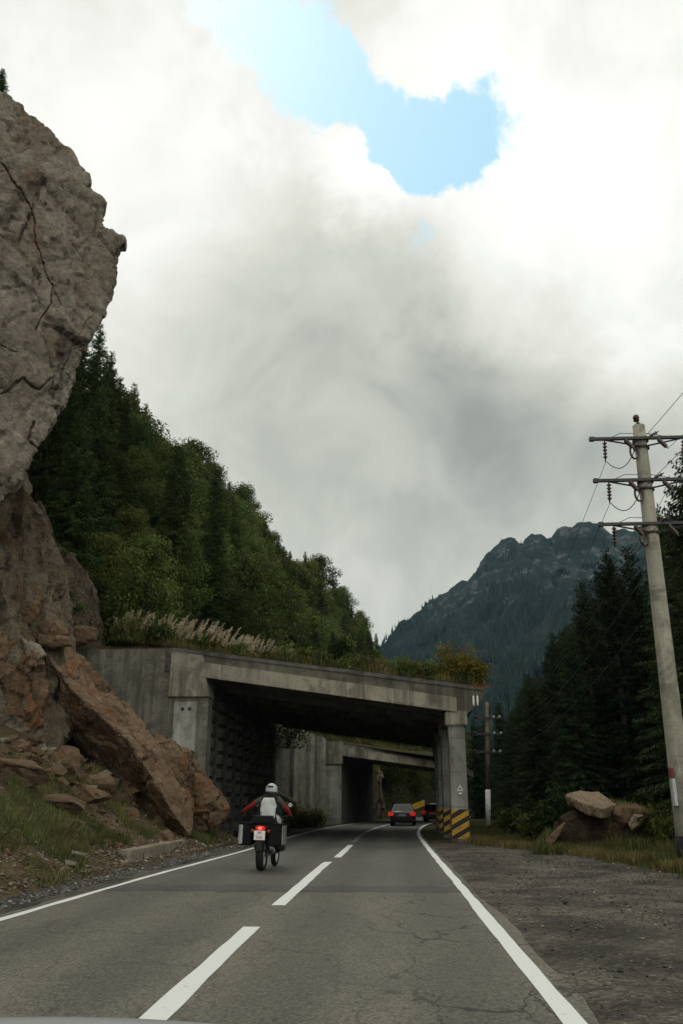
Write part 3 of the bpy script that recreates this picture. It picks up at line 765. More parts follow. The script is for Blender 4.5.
o = outline_body('boulder', [(-40, 632), (6, 622), (30, 640), (40, 668), (42, 700), (38, 738), (10, 748), (-40, 745)], lambda a, b: 28.2 + a * .01, 2.5, (-4, 0), .09, M['rock'], None, .4)
roughen(o, .3, 1.0, (1, 1, .6), .06, 12); label_rock(o, 'big rust brown boulder at the foot of the cliff', 'rock')
for i, (pts, y, lab) in enumerate([
    ([(8, 612), (22, 602), (38, 601), (41, 612), (32, 626), (12, 627)], 29.2, 'tan rounded rock wedged under the foot of the cliff'),
    ([(34, 622), (56, 620), (68, 632), (66, 638), (40, 636)], 29.4, 'thin brown rock flake, uppermost above the leaning slab'),
    ([(38, 634), (70, 637), (72, 646), (52, 648), (36, 644)], 29.0, 'dark flat rock flake lying on top end of the leaning slab'),
    ([(22, 640), (40, 646), (47, 655), (36, 664), (24, 658)], 28.4, 'pale block resting beside top end of the leaning slab'),
    ([(60, 630), (76, 626), (94, 628), (96, 640), (78, 646), (62, 645)], 34.2, 'flat orange brown rock lying on the left end of the gallery roof')]):
    o = outline_body('rock', pts, y, .9, (0, 0), .07, M['pale_rock'] if i == 3 else M['rock'], None, .15)
    roughen(o, .07, .5, (1, 1, 1.6), .03, 50 + i); label_rock(o, lab)

# loose debris: chiselled rock shapes
def chiselled(name, seed, mat):
    r_ = np.random.default_rng(seed)
    bm = bmesh.new(); bmesh.ops.create_icosphere(bm, subdivisions=4, radius=1)
    v = np.array([x.co[:] for x in bm.verts])
    for _ in range(16):
        n_ = r_.normal(size=3); n_ /= np.linalg.norm(n_); d_ = r_.uniform(.38, .8)
        q_ = v @ n_; v = v - np.maximum(q_ - d_, 0)[:, None] * n_
    v = v * r_.uniform(.7, 1.2, 3) + v * (fbm(v * 3, seed, 4) * .045)[:, None]
    for x, c_ in zip(bm.verts, v): x.co = c_
    me = bpy.data.meshes.new(name); bm.to_mesh(me); bm.free(); me.materials.append(mat)
    return me
variants = [chiselled('rock', 60 + k, M['pale_rock'] if k == 6 else M['rock']) for k in range(7)]
def debris(loc, size, label, group, k, mat=None):
    o = bpy.data.objects.new('rock', variants[k % 7]); COL.objects.link(o)
    o.location = loc; o.scale = size
    o.rotation_euler = (random.uniform(-.5, .5), random.uniform(-.5, .5), random.uniform(0, 6.3))
    return tag(o, label, 'rock', group)
big = [((97, 790), (1.0, .7, .6), 'large orange brown rock in the middle of the debris bank'), ((125, 793), (1.1, .8, .5), 'long flat brown rock just left of the leaning slab foot'),
       ((84, 800), (.8, .6, .55), 'rounded rusty rock low on the debris bank'), ((128, 818), (.8, .6, .35), 'low flat reddish rock near the kerb block'),
       ((22, 752), (.7, .5, .4), 'red brown rock high on the bank under the big boulder'), ((62, 760), (.75, .5, .35), 'dark tilted rock slab under the leaning slab'),
       ((70, 775), (.5, .5, .4), 'small blocky grey rock amid the debris'), ((40, 745), (.6, .5, .4), 'brown rock below the pale block'),
       ((165, 838), (.55, .4, .28), 'low tan rock at the tip of the leaning slab'), ((12, 778), (1.5, 1.1, .5), 'broad weathered rock sticking out of the grassy bank'),
       ((55, 808), (1.3, .9, .4), 'half buried brown rock in the bank grass')]
def on_bank(px, py):                    # march along the view ray until it meets the ground
    d = ray(px, py); t = np.arange(4, 60, .08)
    p = np.array(EYE)[None] + t[:, None] * np.array(d)[None]
    hit = np.nonzero(p[:, 2] < terrain(p[:, 0], p[:, 1]))[0]
    return Vector(p[hit[0] if len(hit) else -1])
BANK = []
for k, (q, s_, lab) in enumerate(big):
    p = on_bank(*q); debris(p + Vector((0, 0, s_[2] * .25)), s_, lab, None, k + (1 if k % 3 == 0 else 0)); BANK.append(p)
for k in range(150):
    px_ = random.uniform(0, 165); p = on_bank(px_, random.uniform(738, 772) + px_ * random.uniform(.1, .42)); s_ = random.uniform(.08, .2) if k % 3 else random.uniform(.2, .42)
    if p.x > -5.9: continue
    debris(p + Vector((0, 0, s_ * .2)), (s_ * random.uniform(.9, 1.7), s_, s_ * random.uniform(.5, .9)), 'small angular brown rock among the debris at the foot of the cliff', 'small rocks of the debris slope', k)
for k in range(40):
    p = on_bank(random.uniform(0, 120), random.uniform(800, 872)); s_ = random.uniform(.05, .2)
    if p.x < -6.2: debris(p + Vector((0, 0, s_ * .3)), (s_ * 1.5, s_, s_ * .7), 'small brown stone lying in the grass of the left bank', 'stones in the bank grass', k)
for k in range(16):
    p = on_bank(random.uniform(0, 90), random.uniform(852, 900)); s_ = random.uniform(.05, .12)
    debris(p, (s_ * 1.4, s_, s_ * .7), 'small stone at the grassy edge of the left shoulder', 'stones along the left shoulder', k)

# kerb block by the bank
a0, a1 = G(131, 866), G(187, 851); dv = (a1 - a0); L_ = dv.length; an = math.atan2(dv.y, dv.x)
mb = MB(); mb.box(0, L_, -.02, .42, -.1, .34)
o = mb.build('kerb_block', M['pale_rock'], None, False, .03, Matrix.Translation(a0) @ Matrix.Rotation(an, 4, 'Z'))
rebase(o, a0); tag(o, 'low weathered concrete kerb block at the foot of the bank', 'kerb')

# right-hand boulder on its mound
Yb = 27.5
o = outline_body('dirt_mound', [(538, 850), (550, 838), (561, 820), (572, 810), (600, 810), (616, 806), (636, 808), (652, 820), (668, 834), (682, 850), (676, 857), (545, 857)], Yb + .5, 2.2, (0, 4), .1, M['mound'], None, .35)
roughen(o, .2, .7, (1, 1, 1), .08, 14); mv = np.empty(len(o.data.vertices) * 3, np.float32); o.data.vertices.foreach_get('co', mv); mv = mv.reshape(-1, 3).astype(float)
mn = np.empty(len(o.data.vertices) * 3, np.float32); o.data.vertices.foreach_get('normal', mn); mn = mn.reshape(-1, 3)
MOUND = mv[(mn[:, 2] > .05) & (mv[:, 0] > P(608, 820, Yb).x) | (mn[:, 2] > -.2) & (mv[:, 0] < P(556, 820, Yb).x)]
label_rock(o, 'dark undercut earth mound beneath the pale flat boulder', 'mound')
mbp_old = [(563, 805), (566, 795), (574, 791), (598, 792), (606, 796), (616, 804), (614, 809), (600, 811), (575, 812)]
tp = [(565, 795, .9), (579, 790.5, 1.5), (599, 791.5, 1.6), (607, 796.5, .9), (617, 804.5, .3), (604, 808.5, -.35), (590, 805, -.6), (577, 800, -.3)]
mb = MB(); mb.hexa([P(a + (590 - a) * .12, b + 9 + (2 if k > 3 else 0), Yb + y_ + .1) for k, (a, b, y_) in enumerate(tp)], [P(a, b, Yb + y_) for a, b, y_ in tp]); o = mb.build('flat_boulder', M['tan_rock']); remesh(o, .045)
roughen(o, .035, .6, (1, 1, 1), .02, 15, .2); label_rock(o, 'pale flat-topped boulder balanced on the dark mound right of the road', 'boulder')
o = outline_body('rock', [(612, 812), (622, 805), (636, 806), (648, 814), (640, 822), (622, 826)], Yb + .1, 1.2, (0, 0), .07, M['rock'], None, .2)
roughen(o, .06, .5, (1, 1, 1), .03, 16); label_rock(o, 'brown rock on the mound just right of the flat boulder')
o = outline_body('rock', [(545, 840), (560, 826), (566, 822), (560, 836), (549, 848)], Yb - .3, .5, (0, 0), .05, M['rock'])
roughen(o, .03, .4, (1, 1, 1), .02, 17); label_rock(o, 'narrow brown rock leaning at left foot of the mound')
o = outline_body('rock', [(628, 824), (634, 814), (644, 815), (640, 826), (632, 832)], Yb - .5, .6, (0, 0), .05, M['tan_rock'], None, .1)
roughen(o, .03, .4, (1, 1, 1), .02, 18); label_rock(o, 'small tan rock half hidden in the grass right of the mound')

# ------------------------------------------------------------------ avalanche gallery (nearer)
Y0, Y1 = 35.0, 58.0
def line(a, b):
    A, B = P(*a, Y0), P(*b, Y0); s_ = (B.z - A.z) / (B.x - A.x)
    return lambda x: A.z + (x - A.x) * s_
top, band, bot = line((167, 648), (476, 687)), line((199, 662), (458, 698)), line((206, 676.5), (458, 711))
X = lambda px, y=Y0, py=740: P(px, py, y).x
gal = thing('avalanche_gallery', 'long weathered concrete avalanche gallery over the road, nearer of the two', 'gallery', (float(delta(Y0)), Y0, 0))
def extrude(name, poly, ya, yb, mat, parent, n=8, bevel=0, dref=Y0, skew=0.0):
    mb = MB(); m_ = len(poly); V = []; fs = []
    for i in range(n + 1):
        y = ya + (yb - ya) * i / n; s_ = float(delta(y) - delta(dref))
        V += [(x + s_, y + skew * (x - poly[0][0]), z) for x, z in poly]
    for i in range(n):
        for k in range(m_): fs.append((i * m_ + k, i * m_ + (k + 1) % m_, (i + 1) * m_ + (k + 1) % m_, (i + 1) * m_ + k))
    fs += [tuple(range(m_)), tuple(range(n * m_ + m_ - 1, n * m_ - 1, -1))]
    return mb.add(V, fs).build(name, mat, parent, False, bevel)
xr = X(489); xl = -13.5
xs_ = X(160)
poly = [(xs_, top(xs_)), (X(486), top(X(486))), (X(489), top(xr) - .12), (X(479), bot(X(468)) + .25), (X(469), bot(X(469)) - .04), (X(466), bot(X(466))), (xs_, bot(xs_))]
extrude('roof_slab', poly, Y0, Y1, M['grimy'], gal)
pl = [(X(199), band(X(199))), (X(458), band(X(458))), (X(458), bot(X(458)) - .06), (X(199), bot(X(199)) - .06)]
extrude('edge_beam', pl, Y0 - .14, Y0 - .003, M['fascia'], gal, 1, .012)
pl = [(X(166), top(X(166)) + .05), (X(487), top(X(487)) + .05), (X(487), top(X(487)) - .12), (X(166), top(X(166)) - .12)]
extrude('coping', pl, Y0 - .05, Y0 + .35, M['dark_concrete'], gal, 1, .015)
for k in range(1, 8):
    y = Y0 + k * 2.9
    mb = MB(); s_ = float(delta(y) - delta(Y0)); xa, xb = X(210), X(455)
    mb.hexa([(xa + s_, y, bot(xa) - .25), (xb + s_, y, bot(xb) - .25), (xb + s_, y + .3, bot(xb) - .25), (xa + s_, y + .3, bot(xa) - .25)],
            [(xa + s_, y, bot(xa) + .05), (xb + s_, y, bot(xb) + .05), (xb + s_, y + .3, bot(xb) + .05), (xa + s_, y + .3, bot(xa) + .05)])
    mb.build('roof_rib', M['dark_concrete'], gal)
# left abutment
zt = lambda px, py: P(px, py, Y0).z
mb = MB(); mb.box(X(166), X(206), Y0 + .02, Y0 + 1.0, -.3, zt(180, 697)); mb.build('abutment_pier', M['concrete'], gal, False, .02)
mb = MB(); mb.hexa([(X(166), Y0 - .12, zt(166, 697)), (X(207), Y0 - .12, zt(207, 697)), (X(207), Y0 + 1.1, zt(207, 697)), (X(166), Y0 + 1.1, zt(166, 697))],
                   [(X(166), Y0 - .12, top(X(166)) - .13), (X(199), Y0 - .12, top(X(199)) - .13), (X(199), Y0 + 1.1, top(X(199)) - .13), (X(166), Y0 + 1.1, top(X(166)) - .13)])
mb.build('bearing_block', M['fascia'], gal, False, .02)
mb = MB(); mb.box(X(172), X(195), Y0 - .035, Y0 + .017, zt(180, 800), zt(180, 702)); pn = mb.build('access_panel', M['light_panel'], gal, False, .01)
for px in (181, 188):
    mb = MB(); mb.lathe((X(px), Y0 - .038, zt(px, 709)), (0, -1, 0), [(0, .07), (.03, .07), (.03, 0)], 10); mb.build('bolt', M['black'], pn)
mb = MB(); mb.box(xl, X(166) - .003, Y0 + .06, Y0 + .9, -.3, top(X(166)) + .02)
mb.build('wing_wall', M['concrete'], gal, False, .02)
# stacked crib wall inside
mb = MB()
xw = lambda y: np.interp(y, [36, 58], [X(208, 36, 800), X(276, 58, 800)])
n = 8
V = []
for i in range(n + 1):
    y = 36 + 22 * i / n; x = float(xw(y)) - .5
    V += [(x - .5, y, -.3), (x, y, -.3), (x, y, bot(x) + .02), (x - .5, y, bot(x) + .02)]
mb.add(V, [(i * 4 + k, i * 4 + (k + 1) % 4, i * 4 + 4 + (k + 1) % 4, i * 4 + 4 + k) for i in range(n) for k in range(4)] + [(3, 2, 1, 0), tuple(n * 4 + k for k in range(4))])
for y in np.arange(36.1, 57.5, 2.55):
    x = float(xw(y)); zc = 0
    while zc < bot(x) - .4:
        mb.box(x - .52, x - .02, y, y + .55, zc + .2, zc + .58); mb.box(x - .52, x - .25, y + .06, y + .5, zc, zc + .2)
        mb.box(x - .52, x - .34, y + .55, y + 2.55, zc + .24, zc + .5)
        zc += .58
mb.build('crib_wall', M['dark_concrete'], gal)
# right columns with hazard bands
m, N, b = new_mat('hazard_stripes')
v = N.n('TexCoord').outputs['Object']; sx, sy, sz = N.n('SeparateXYZ', i={0: v}).outputs
t = N.math('ADD', sz, N.math('ADD', N.math('MULTIPLY', sx, -.55), N.math('MULTIPLY', sy, .55)))
fr = N.math('FRACT', N.math('DIVIDE', N.math('ADD', t, .12), .40))
wear = N.noise(v, 7, 6, .7).outputs[0]
yel = N.mix(N.maprange(wear, .5, .68), (.42, .25, .025), (.2, .13, .03))
c = N.mix(N.math('LESS_THAN', fr, .52), (.016, .015, .014), yel)
finish(N, b, c, .6, wear, .2, .01); M['hazard'] = m
colX = [X(459, 35.3), None, None, None, None]
for i, y in enumerate((35.35, 40.6, 45.9, 51.3, 56.8)):
    x = X(459, 35.3, 800) + float(delta(y) - delta(35.3)); wdt = .33; zb_ = bot(x)
    base = (x, y, -.05)
    mb = MB(); mb.box(x - wdt, x + wdt, y - wdt, y + wdt, -.05, zb_ - .58)
    col = mb.build('column', M['column'], gal, False, .035)
    mb = MB(); mb.box(x - wdt - .1, x + wdt + .12, y - wdt - .1, y + wdt + .1, zb_ - .6, zb_ - .003); mb.build('capital', M['fascia'], col, False, .05)
    # band is an own mesh with its origin at the column foot
    o = bpy.data.objects.new('hazard_band', bpy.data.meshes.new('hazard_band'))
    mb = MB(); mb.box(-wdt - .012, wdt + .012, -wdt - .012, wdt + .012, .06, 1.28)
    hb = mb.build('hazard_band', M['hazard'], None, False, .02); hb.parent = col; hb.location = Vector(base) - Vector(gal['_o'])
    bpy.data.objects.remove(o)
    mb = MB(); mb.box(x - wdt - .06, x + wdt + .06, y - wdt - .06, y + wdt + .06, -.06, .13); mb.build('footing', M['dark_concrete'], col, False, .03)
    if i == 0:
        zm = P(460, 789, y - .33).z; xm = X(460, y - .33, 789)
        mb = MB()
        tri = [Vector((xm, 0, zm + .13)), Vector((xm - .1, 0, zm - .06)), Vector((xm + .1, 0, zm - .06))]
        for q in range(3):
            mb.tube([Vector((tri[q].x, y - wdt - .004, tri[q].z)), Vector((tri[(q + 1) % 3].x, y - wdt - .004, tri[(q + 1) % 3].z))], .014, 6)
        mb.tube([(xm - .05, y - wdt - .004, zm - .17), (xm + .07, y - wdt - .004, zm - .17)], .03, 6)
        tag(mb.build('painted_mark', M['white'], col), 'small white triangle mark painted on the front of the column')
xb = X(459, 35.3)
extrude('eave_beam', [(xb - .3, bot(xb) + .02), (xb + .3, bot(xb + .3) + .02), (xb + .3, bot(xb) - .28), (xb - .3, bot(xb) - .28)], 36.0, Y1 - .2, M['dark_concrete'], gal)
for px in (473.5, 477.5):
    p = P(px, 700, Y0 - .2); mb = MB(); mb.lathe((p.x, p.y, p.z - .22), (0, 0, 1), [(0, .02), (.06, .035), (.22, .045), (.36, .035), (.4, .01)], 10)
    tag(mb.build('reflector', M['white'], gal), 'white oblong marker at the open end of the roof edge')
mb = MB(); mb.hexa([P(470, 686, Y0 - .06), P(490, 688, Y0 - .06), P(490, 688, Y0 + .9), P(470, 686, Y0 + .9)], [P(470, 684.5, Y0 - .06), P(491, 686, Y0 - .06), P(491, 686, Y0 + .9), P(470, 684.5, Y0 + .9)])
mb.build('rusty_flashing', M['rust'], gal)

# earth on the roof
def cover(name, fx0, fx1, ztop, ya, yb, dref, label, depth=.25):
    ys = np.linspace(ya, yb, 40); V = []; k = 24
    FF, YQ = np.meshgrid(np.linspace(0, 1, k), ys); XQ = fx0 * (1 - FF) + fx1 * FF
    NQ = fbm(np.stack([XQ.ravel() * .7, YQ.ravel() * .7, XQ.ravel() * 0 + 1], 1), 7, 3).reshape(XQ.shape)
    for i, y in enumerate(ys):
        for j in range(k):
            f_ = j / (k - 1); x = XQ[i, j]
            e = min(1, (y - ya) / .6, (1 - f_) * k / 3)
            V.append((x + float(delta(y) - delta(dref)), y, ztop(x) + .03 + depth * e * (1 + .5 * NQ[i, j])))
    q = np.arange(len(V)).reshape(-1, k)
    return tag(mesh_obj(name, V, np.stack([q[:-1, :-1], q[:-1, 1:], q[1:, 1:], q[1:, :-1]], -1).reshape(-1, 4), M['ground'], smooth=True), kind='structure', label=label, cat='ground')
cover('earth_cover', xl, X(485), lambda x: min(top(x), top(X(160))), Y0 + .3, Y1, Y0, 'earth and grass lying on the roof of the nearer gallery')

o = outline_body('rock_outcrop', [(366, 762), (374, 757), (380, 772), (384, 800), (386, 824), (364, 824)], 92.0, 3.0, (-6, 0), .2, M['cliff_foot'])
roughen(o, .4, 1.2, (1, 1, .4), .12, 44); label_rock(o, 'pale rock outcrop at the roadside beyond the farther gallery', 'rock')
# ------------------------------------------------------------------ retaining wall between the galleries
ret = thing('retaining_wall', 'stained concrete retaining wall between the two galleries', 'wall', (P(300, 820, 63).x, 63, 0))
A, B = P(270, 800, 58.2), P(326, 800, 68.5)
mb = MB(); nrm = Vector((-(B - A).y, (B - A).x, 0)).normalized()
def wallseg(f0, f1, off0, off1, z0, z1a, z1b):
    a = A.lerp(B, f0); b_ = A.lerp(B, f1)
    q = [a - nrm * off0, b_ - nrm * off0, b_ + nrm * off1, a + nrm * off1]
    return [Vector((p.x, p.y, z0)) for p in q], [Vector((p.x, p.y, z)) for p, z in zip(q, (z1a, z1b, z1b, z1a))]
mb.hexa(*wallseg(0, 1, 0, .8, -.3, 7.0, 6.3)); mb.build('wall', M['concrete'], ret, False, .02)
for f0 in (.02, .32, .62, .86):
    mb = MB(); mb.hexa(*wallseg(f0, f0 + .07, .25, -.01, -.3, 6.4, 6.2)); mb.build('buttress', M['panel'], ret, False, .02)

# ------------------------------------------------------------------ farther gallery
YA = 68.0; g2 = thing('avalanche_gallery', 'farther concrete gallery seen through the nearer one, behind the dark car', 'gallery', (float(delta(YA)), YA, 0))
TL, TR, BL, BR = P(330, 742, YA), P(437, 758.5, YA + 2), P(340, 754.5, YA), P(437, 767.5, YA + 2)
sk = 2 / (TR.x - TL.x); st_ = (TR.z - TL.z) / (TR.x - TL.x); sb_ = (BR.z - BL.z) / (BR.x - BL.x)
t2 = lambda x: TL.z + (x - TL.x) * st_; b2 = lambda x: BL.z + (x - BL.x) * sb_
x0, x1 = TL.x - .6, TR.x + 2.2
poly = [(x0, t2(x0)), (x1, t2(x1)), (x1, b2(x1)), (x0, b2(x0))]
extrude('roof_slab', poly, YA, YA + 17, M['concrete'], g2, 8, 0, YA, sk)
pl = [(x0 + .5, t2(x0 + .5) - .22), (x1, t2(x1) - .22), (x1, b2(x1) - .06), (x0 + .5, b2(x0 + .5) - .06)]
extrude('edge_beam', pl, YA - .14, YA - .01, M['fascia'], g2, 1, .012, YA, sk)
px0, px1 = P(324, 800, YA).x, P(341, 800, YA).x
mb = MB(); mb.box(px0, px1, YA + .03, YA + 1.0, -.3, P(330, 764, YA).z); mb.build('abutment_pier', M['panel'], g2, False, .02)
mb = MB(); mb.box(px0 - .15, px1 + .12, YA - .12, YA + 1.05, P(330, 764, YA).z, t2(px0) - .05); mb.build('bearing_block', M['fascia'], g2, False, .02)
xw2 = px1 - .1
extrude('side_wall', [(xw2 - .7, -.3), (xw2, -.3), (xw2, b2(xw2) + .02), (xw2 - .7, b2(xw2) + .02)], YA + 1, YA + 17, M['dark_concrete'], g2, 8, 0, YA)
for y in (70.6, 76, 81, 84.5):
    x = float(delta(y)) + 3.05; zz_ = b2(x - float(delta(y) - delta(YA)))
    mb = MB(); mb.box(x - .33, x + .33, y - .33, y + .33, -.1, zz_ + .02); col = mb.build('column', M['column'], g2, False, .03)
    mb = MB(); mb.box(-.345, .345, -.345, .345, .08, 1.2); hb = mb.build('hazard_band', M['hazard'], None, False, .02); hb.parent = col; hb.location = Vector((x, y, -.05)) - Vector(g2['_o'])
cover('earth_cover', x0 - 3, x1 - .3, lambda x: t2(x), YA + .8, YA + 17, YA, 'earth and yellow grass on the roof of the farther gallery', .35)
# ------------------------------------------------------------------ trees
def quads(c, a, b):                     # centres and two half-axes -> quad soup
    v = np.stack([c - a - b, c + a - b, c + a + b, c - a + b], 1).reshape(-1, 3)
    return v, np.arange(len(v)).reshape(-1, 4)

def unit(n, r_):
    v = r_.normal(size=(n, 3)); return v / np.linalg.norm(v, axis=1)[:, None]

def spruce(name, H, Rr, seed, mat, label, bare=.06, dens=1.0):
    r_ = np.random.default_rng(seed); t = thing(name, label, 'tree', (0, 0, -1000))
    t.location = (0, 0, 0); t['_o'] = [0, 0, 0]
    C, A, B = [], [], []
    z = bare * H
    while z < H * .995:
        f = z / H
        for k in range(int(r_.integers(5, 8) if f < .9 else 4)):
            az = r_.uniform(0, 6.28); L = (Rr * (1 - f) ** .8 * r_.uniform(.6, 1.12) + .18) * (min(1, .55 + f * 4) if f < .12 else 1)
            el = math.radians(np.interp(f, [0, .5, 1], [-12, 2, 45]) + r_.uniform(-8, 8))
            n = max(3, int(L / .085 * dens)); s = np.linspace(.1, 1, n) * L
            hx, hy = math.cos(az), math.sin(az); zz = z + np.tan(el) * s - .10 * s * s / max(Rr * .5, .6) + .05 * s ** 3 / max(L * L, .2)
            p = np.stack([hx * s, hy * s, zz], 1)
            for side in (-1, 1, 0):
                q = p + r_.normal(0, .03, p.shape)
                tl = (.12 + .34 * np.minimum(L, 1.6) / 1.6 * (1 - .6 * s / L)) * r_.uniform(.6, 1.2, n)
                if side == 0:
                    dirv = np.stack([hx * .3 + r_.normal(0, .2, n), hy * .3 + r_.normal(0, .2, n), -np.ones(n) * .9], 1); tl = tl * .75
                else:
                    fw = .55
                    dirv = np.stack([np.full(n, hx * fw - hy * side), np.full(n, hy * fw + hx * side), -.35 - r_.uniform(0, .4, n)], 1)
                dirv /= np.linalg.norm(dirv, axis=1)[:, None]
                wv = np.cross(dirv, unit(n, r_)); wv /= np.linalg.norm(wv, axis=1)[:, None] + 1e-6
                C.append(q + dirv * tl[:, None] * .5); A.append(dirv * tl[:, None] * .5); B.append(wv * (.016 + .016 * r_.random(n))[:, None])
        z += np.interp(f, [0, 1], [.38, .2]) * H / 14 / dens ** .5
    v, f_ = quads(np.concatenate(C), np.concatenate(A), np.concatenate(B))
    mesh_obj('crown', v, f_, mat, t)
    mb = MB(); mb.tube([(0, 0, -.8), (0, 0, H * .5), (0, 0, H)], [H * .016, H * .009, .01], 7); mb.build('trunk', M['bark'], t)
    return t

def broadleaf(name, H, seed, mat, label, leaf=.10, clumps=30, per=420, low=.18, wide=.30):
    r_ = np.random.default_rng(seed); t = thing(name, label, 'tree', (0, 0, 0))
    mb = MB(); mb.tube([(0, 0, -.8), (.1, .05, H * .35), (0, .1, H * .8)], [H * .018, H * .012, .03], 7)
    C, A, B = [], [], []
    for k in range(clumps):
        f = low + (1 - low) * ((k + r_.random()) / clumps); prof = math.sin(math.pi * min(1, (f - low) / (1 - low) * .8 + .14)) ** .7
        az = k * 2.4 + r_.uniform(-.5, .5); rad = H * wide * prof * r_.uniform(.3, 1.0) * (1 if f < .85 else .6)
        cc = np.array([math.cos(az) * rad, math.sin(az) * rad, H * f * .95]); cr = H * r_.uniform(.085, .14) * (1.2 - .3 * f)
        mb.tube([(0, .05, max(.1, cc[2] - H * .16 - .3)), tuple(cc * .6 + np.array([0, 0, cc[2] * .36])), tuple(cc)], [.07, .045, .015], 5)
        d_ = unit(per, r_); rr = cr * r_.random(per) ** .4
        p = cc + d_ * rr[:, None] * np.array([1.25, 1.25, .85])
        p += .12 * cr * fbm(p * 2, seed, 2)[:, None]
        n_ = d_ + r_.normal(0, .6, (per, 3)) + np.array([0, 0, .5]); n_ /= np.linalg.norm(n_, axis=1)[:, None]
        a = np.cross(n_, unit(per, r_)); a /= np.linalg.norm(a, axis=1)[:, None]; b = np.cross(n_, a)
        sz = leaf * r_.uniform(.5, 1.1, per)[:, None]
        C.append(p); A.append(a * sz); B.append(b * sz * .6)
    v, f_ = quads(np.concatenate(C), np.concatenate(A), np.concatenate(B))
    mesh_obj('crown', v, f_, mat, t)
    mb.build('trunk', M['bark'], t)
    return t

SKY_L = np.array([(0, 300), (60, 310), (92, 330), (105, 345), (118, 372), (130, 386), (138, 384), (146, 405), (152, 428), (165, 440), (180, 443), (198, 441), (215, 466), (240, 482), (262, 512), (290, 540), (318, 556), (345, 585), (365, 615), (378, 640), (388, 662), (420, 690), (500, 760)], float)
SKY_R = np.array([(400, 720), (470, 712), (490, 702), (510, 690), (526, 674), (540, 657), (553, 634), (565, 612), (581, 580), (595, 572), (606, 552), (627, 546), (645, 535), (660, 505), (672, 480), (683, 452), (720, 420), (800, 330), (1000, 100)], float)
def top_height(x, y, z, prof, slack):   # tallest tree at this spot that stays under the skyline
    lo, hi = .5, 40
    for _ in range(18):
        h = (lo + hi) / 2; px, py = PX((x, y, z + h))
        if py > np.interp(px, prof[:, 0], prof[:, 1]) + slack: lo = h
        else: hi = h
    return lo

HILL = 'trees on the steep hillside left of the road'
kinds = [spruce('conifer_tree', 12, 2.1, 101, M['spruce_mid'], 'dark conifer among the broadleaf trees of the left hillside'),
         spruce('conifer_tree', 12, 1.8, 102, M['spruce_mid'], 'dark conifer among the broadleaf trees of the left hillside'),
         broadleaf('broadleaf_tree', 10, 103, M['leaf'], 'dense green broadleaf tree of the left hillside wood'),
         broadleaf('broadleaf_tree', 10, 104, M['leaf'], 'dense green broadleaf tree of the left hillside wood', wide=.36),
         broadleaf('broadleaf_tree', 10, 105, M['leaf_light'], 'paler yellow-green broadleaf tree of the left hillside wood', clumps=26, wide=.26),
         broadleaf('broadleaf_tree', 10, 106, M['leaf'], 'dense green broadleaf tree of the left hillside wood', clumps=36, wide=.28)]
KH = [12, 12, 10, 10, 10, 10]
placed = []; used = [False] * 6
def put(k, loc, h, label=None, group=HILL, squash=1.0):
    s = h / KH[k]; wd = min(1.35, max(s, .62)) * squash
    if not used[k]:
        used[k] = True; o = kinds[k]; o.location = loc; o.rotation_euler = (0, 0, random.uniform(0, 6.3)); o.scale = (wd, wd, s); o['group'] = group
        if label: o['label'] = label
        return o
    return dup(kinds[k], loc, random.uniform(0, 6.3), (wd, wd, s), label, group)
# skyline trees first, each where its top shows
for px, py, y, k, lab in [(101, 325, 66, 0, 'ragged conifer on the skyline right beside the overhanging cliff'), (112, 352, 70, 1, 'thin conifer on the skyline, second from the cliff'),
                          (135, 384, 76, 0, 'pointed conifer on the hill skyline just before the broadleaf crowns begin'), (146, 404, 79, 1, 'slim conifer on the skyline between the pointed conifer and broadleaf crowns'),
                          (165, 439, 86, 2, 'round broadleaf crown first on the hill skyline after the conifers'), (196, 440, 90, 3, 'tall broadleaf crown standing highest on the middle of the hill skyline'),
                          (212, 462, 95, 5, 'broadleaf tree on the skyline just below the tallest broadleaf crown'), (243, 484, 104, 2, 'broadleaf tree on the skyline where the ridge starts to drop'),
                          (318, 555, 132, 3, 'broadleaf crown on the lower part of the hill skyline'), (366, 618, 158, 1, 'small conifer at the far lower end of the hill skyline'), (376, 634, 164, 0, 'last conifer at the far right end of the left hill')]:
    p = P(px, py, y); rx, rz = ridge(y); zb_ = max(tz(p.x, y), p.z - (12 if k < 2 else 10)); h = max(p.z - zb_, 5)
    put(k, (p.x, y, p.z - h), h, lab); placed.append((p.x, y, zb_))
tries = 0
while len(placed) < 290 and tries < 12000:
    tries += 1
    y = 37 + 140 * random.random() ** 1.15
    if tries < 1200: y = random.uniform(37.5, 58)
    elif tries < 2000: y = random.uniform(90, 150)
    rx, _ = ridge(y); rx = float(rx); d0 = float(delta(y))
    bx = d0 - (10.2 if y < 88 else 7.2); t = random.random() ** .8
    if 1200 <= tries < 2000: t *= .3
    x = bx + (rx - bx) * t * 1.02; z = tz(x, y)
    ax, ay = PX((x, y, z + 3))
    if ax < -10 or ax > 470 or (ax < 35 and ay > 560): continue
    if any((x - a) ** 2 + (y - b) ** 2 + (z - c_) ** 2 < (2.7 if y < 110 else 3.4) ** 2 for a, b, c_ in placed): continue
    con = .75 if ax < 120 else .33
    k = random.choice((0, 1)) if random.random() < con else random.choice((2, 3, 3, 4, 5, 2, 5))
    hm = top_height(x, y, z - .3, SKY_L, random.uniform(2, 14))
    h = min(random.uniform(7.5, 13) if k < 2 else random.uniform(6, 10) if y > 58 else random.uniform(4.2, 6.5), hm)
    if y < 58 and k == 4: k = 3
    if h < 3.2: continue
    put(k, (x, y, z - .3), h); placed.append((x, y, z))

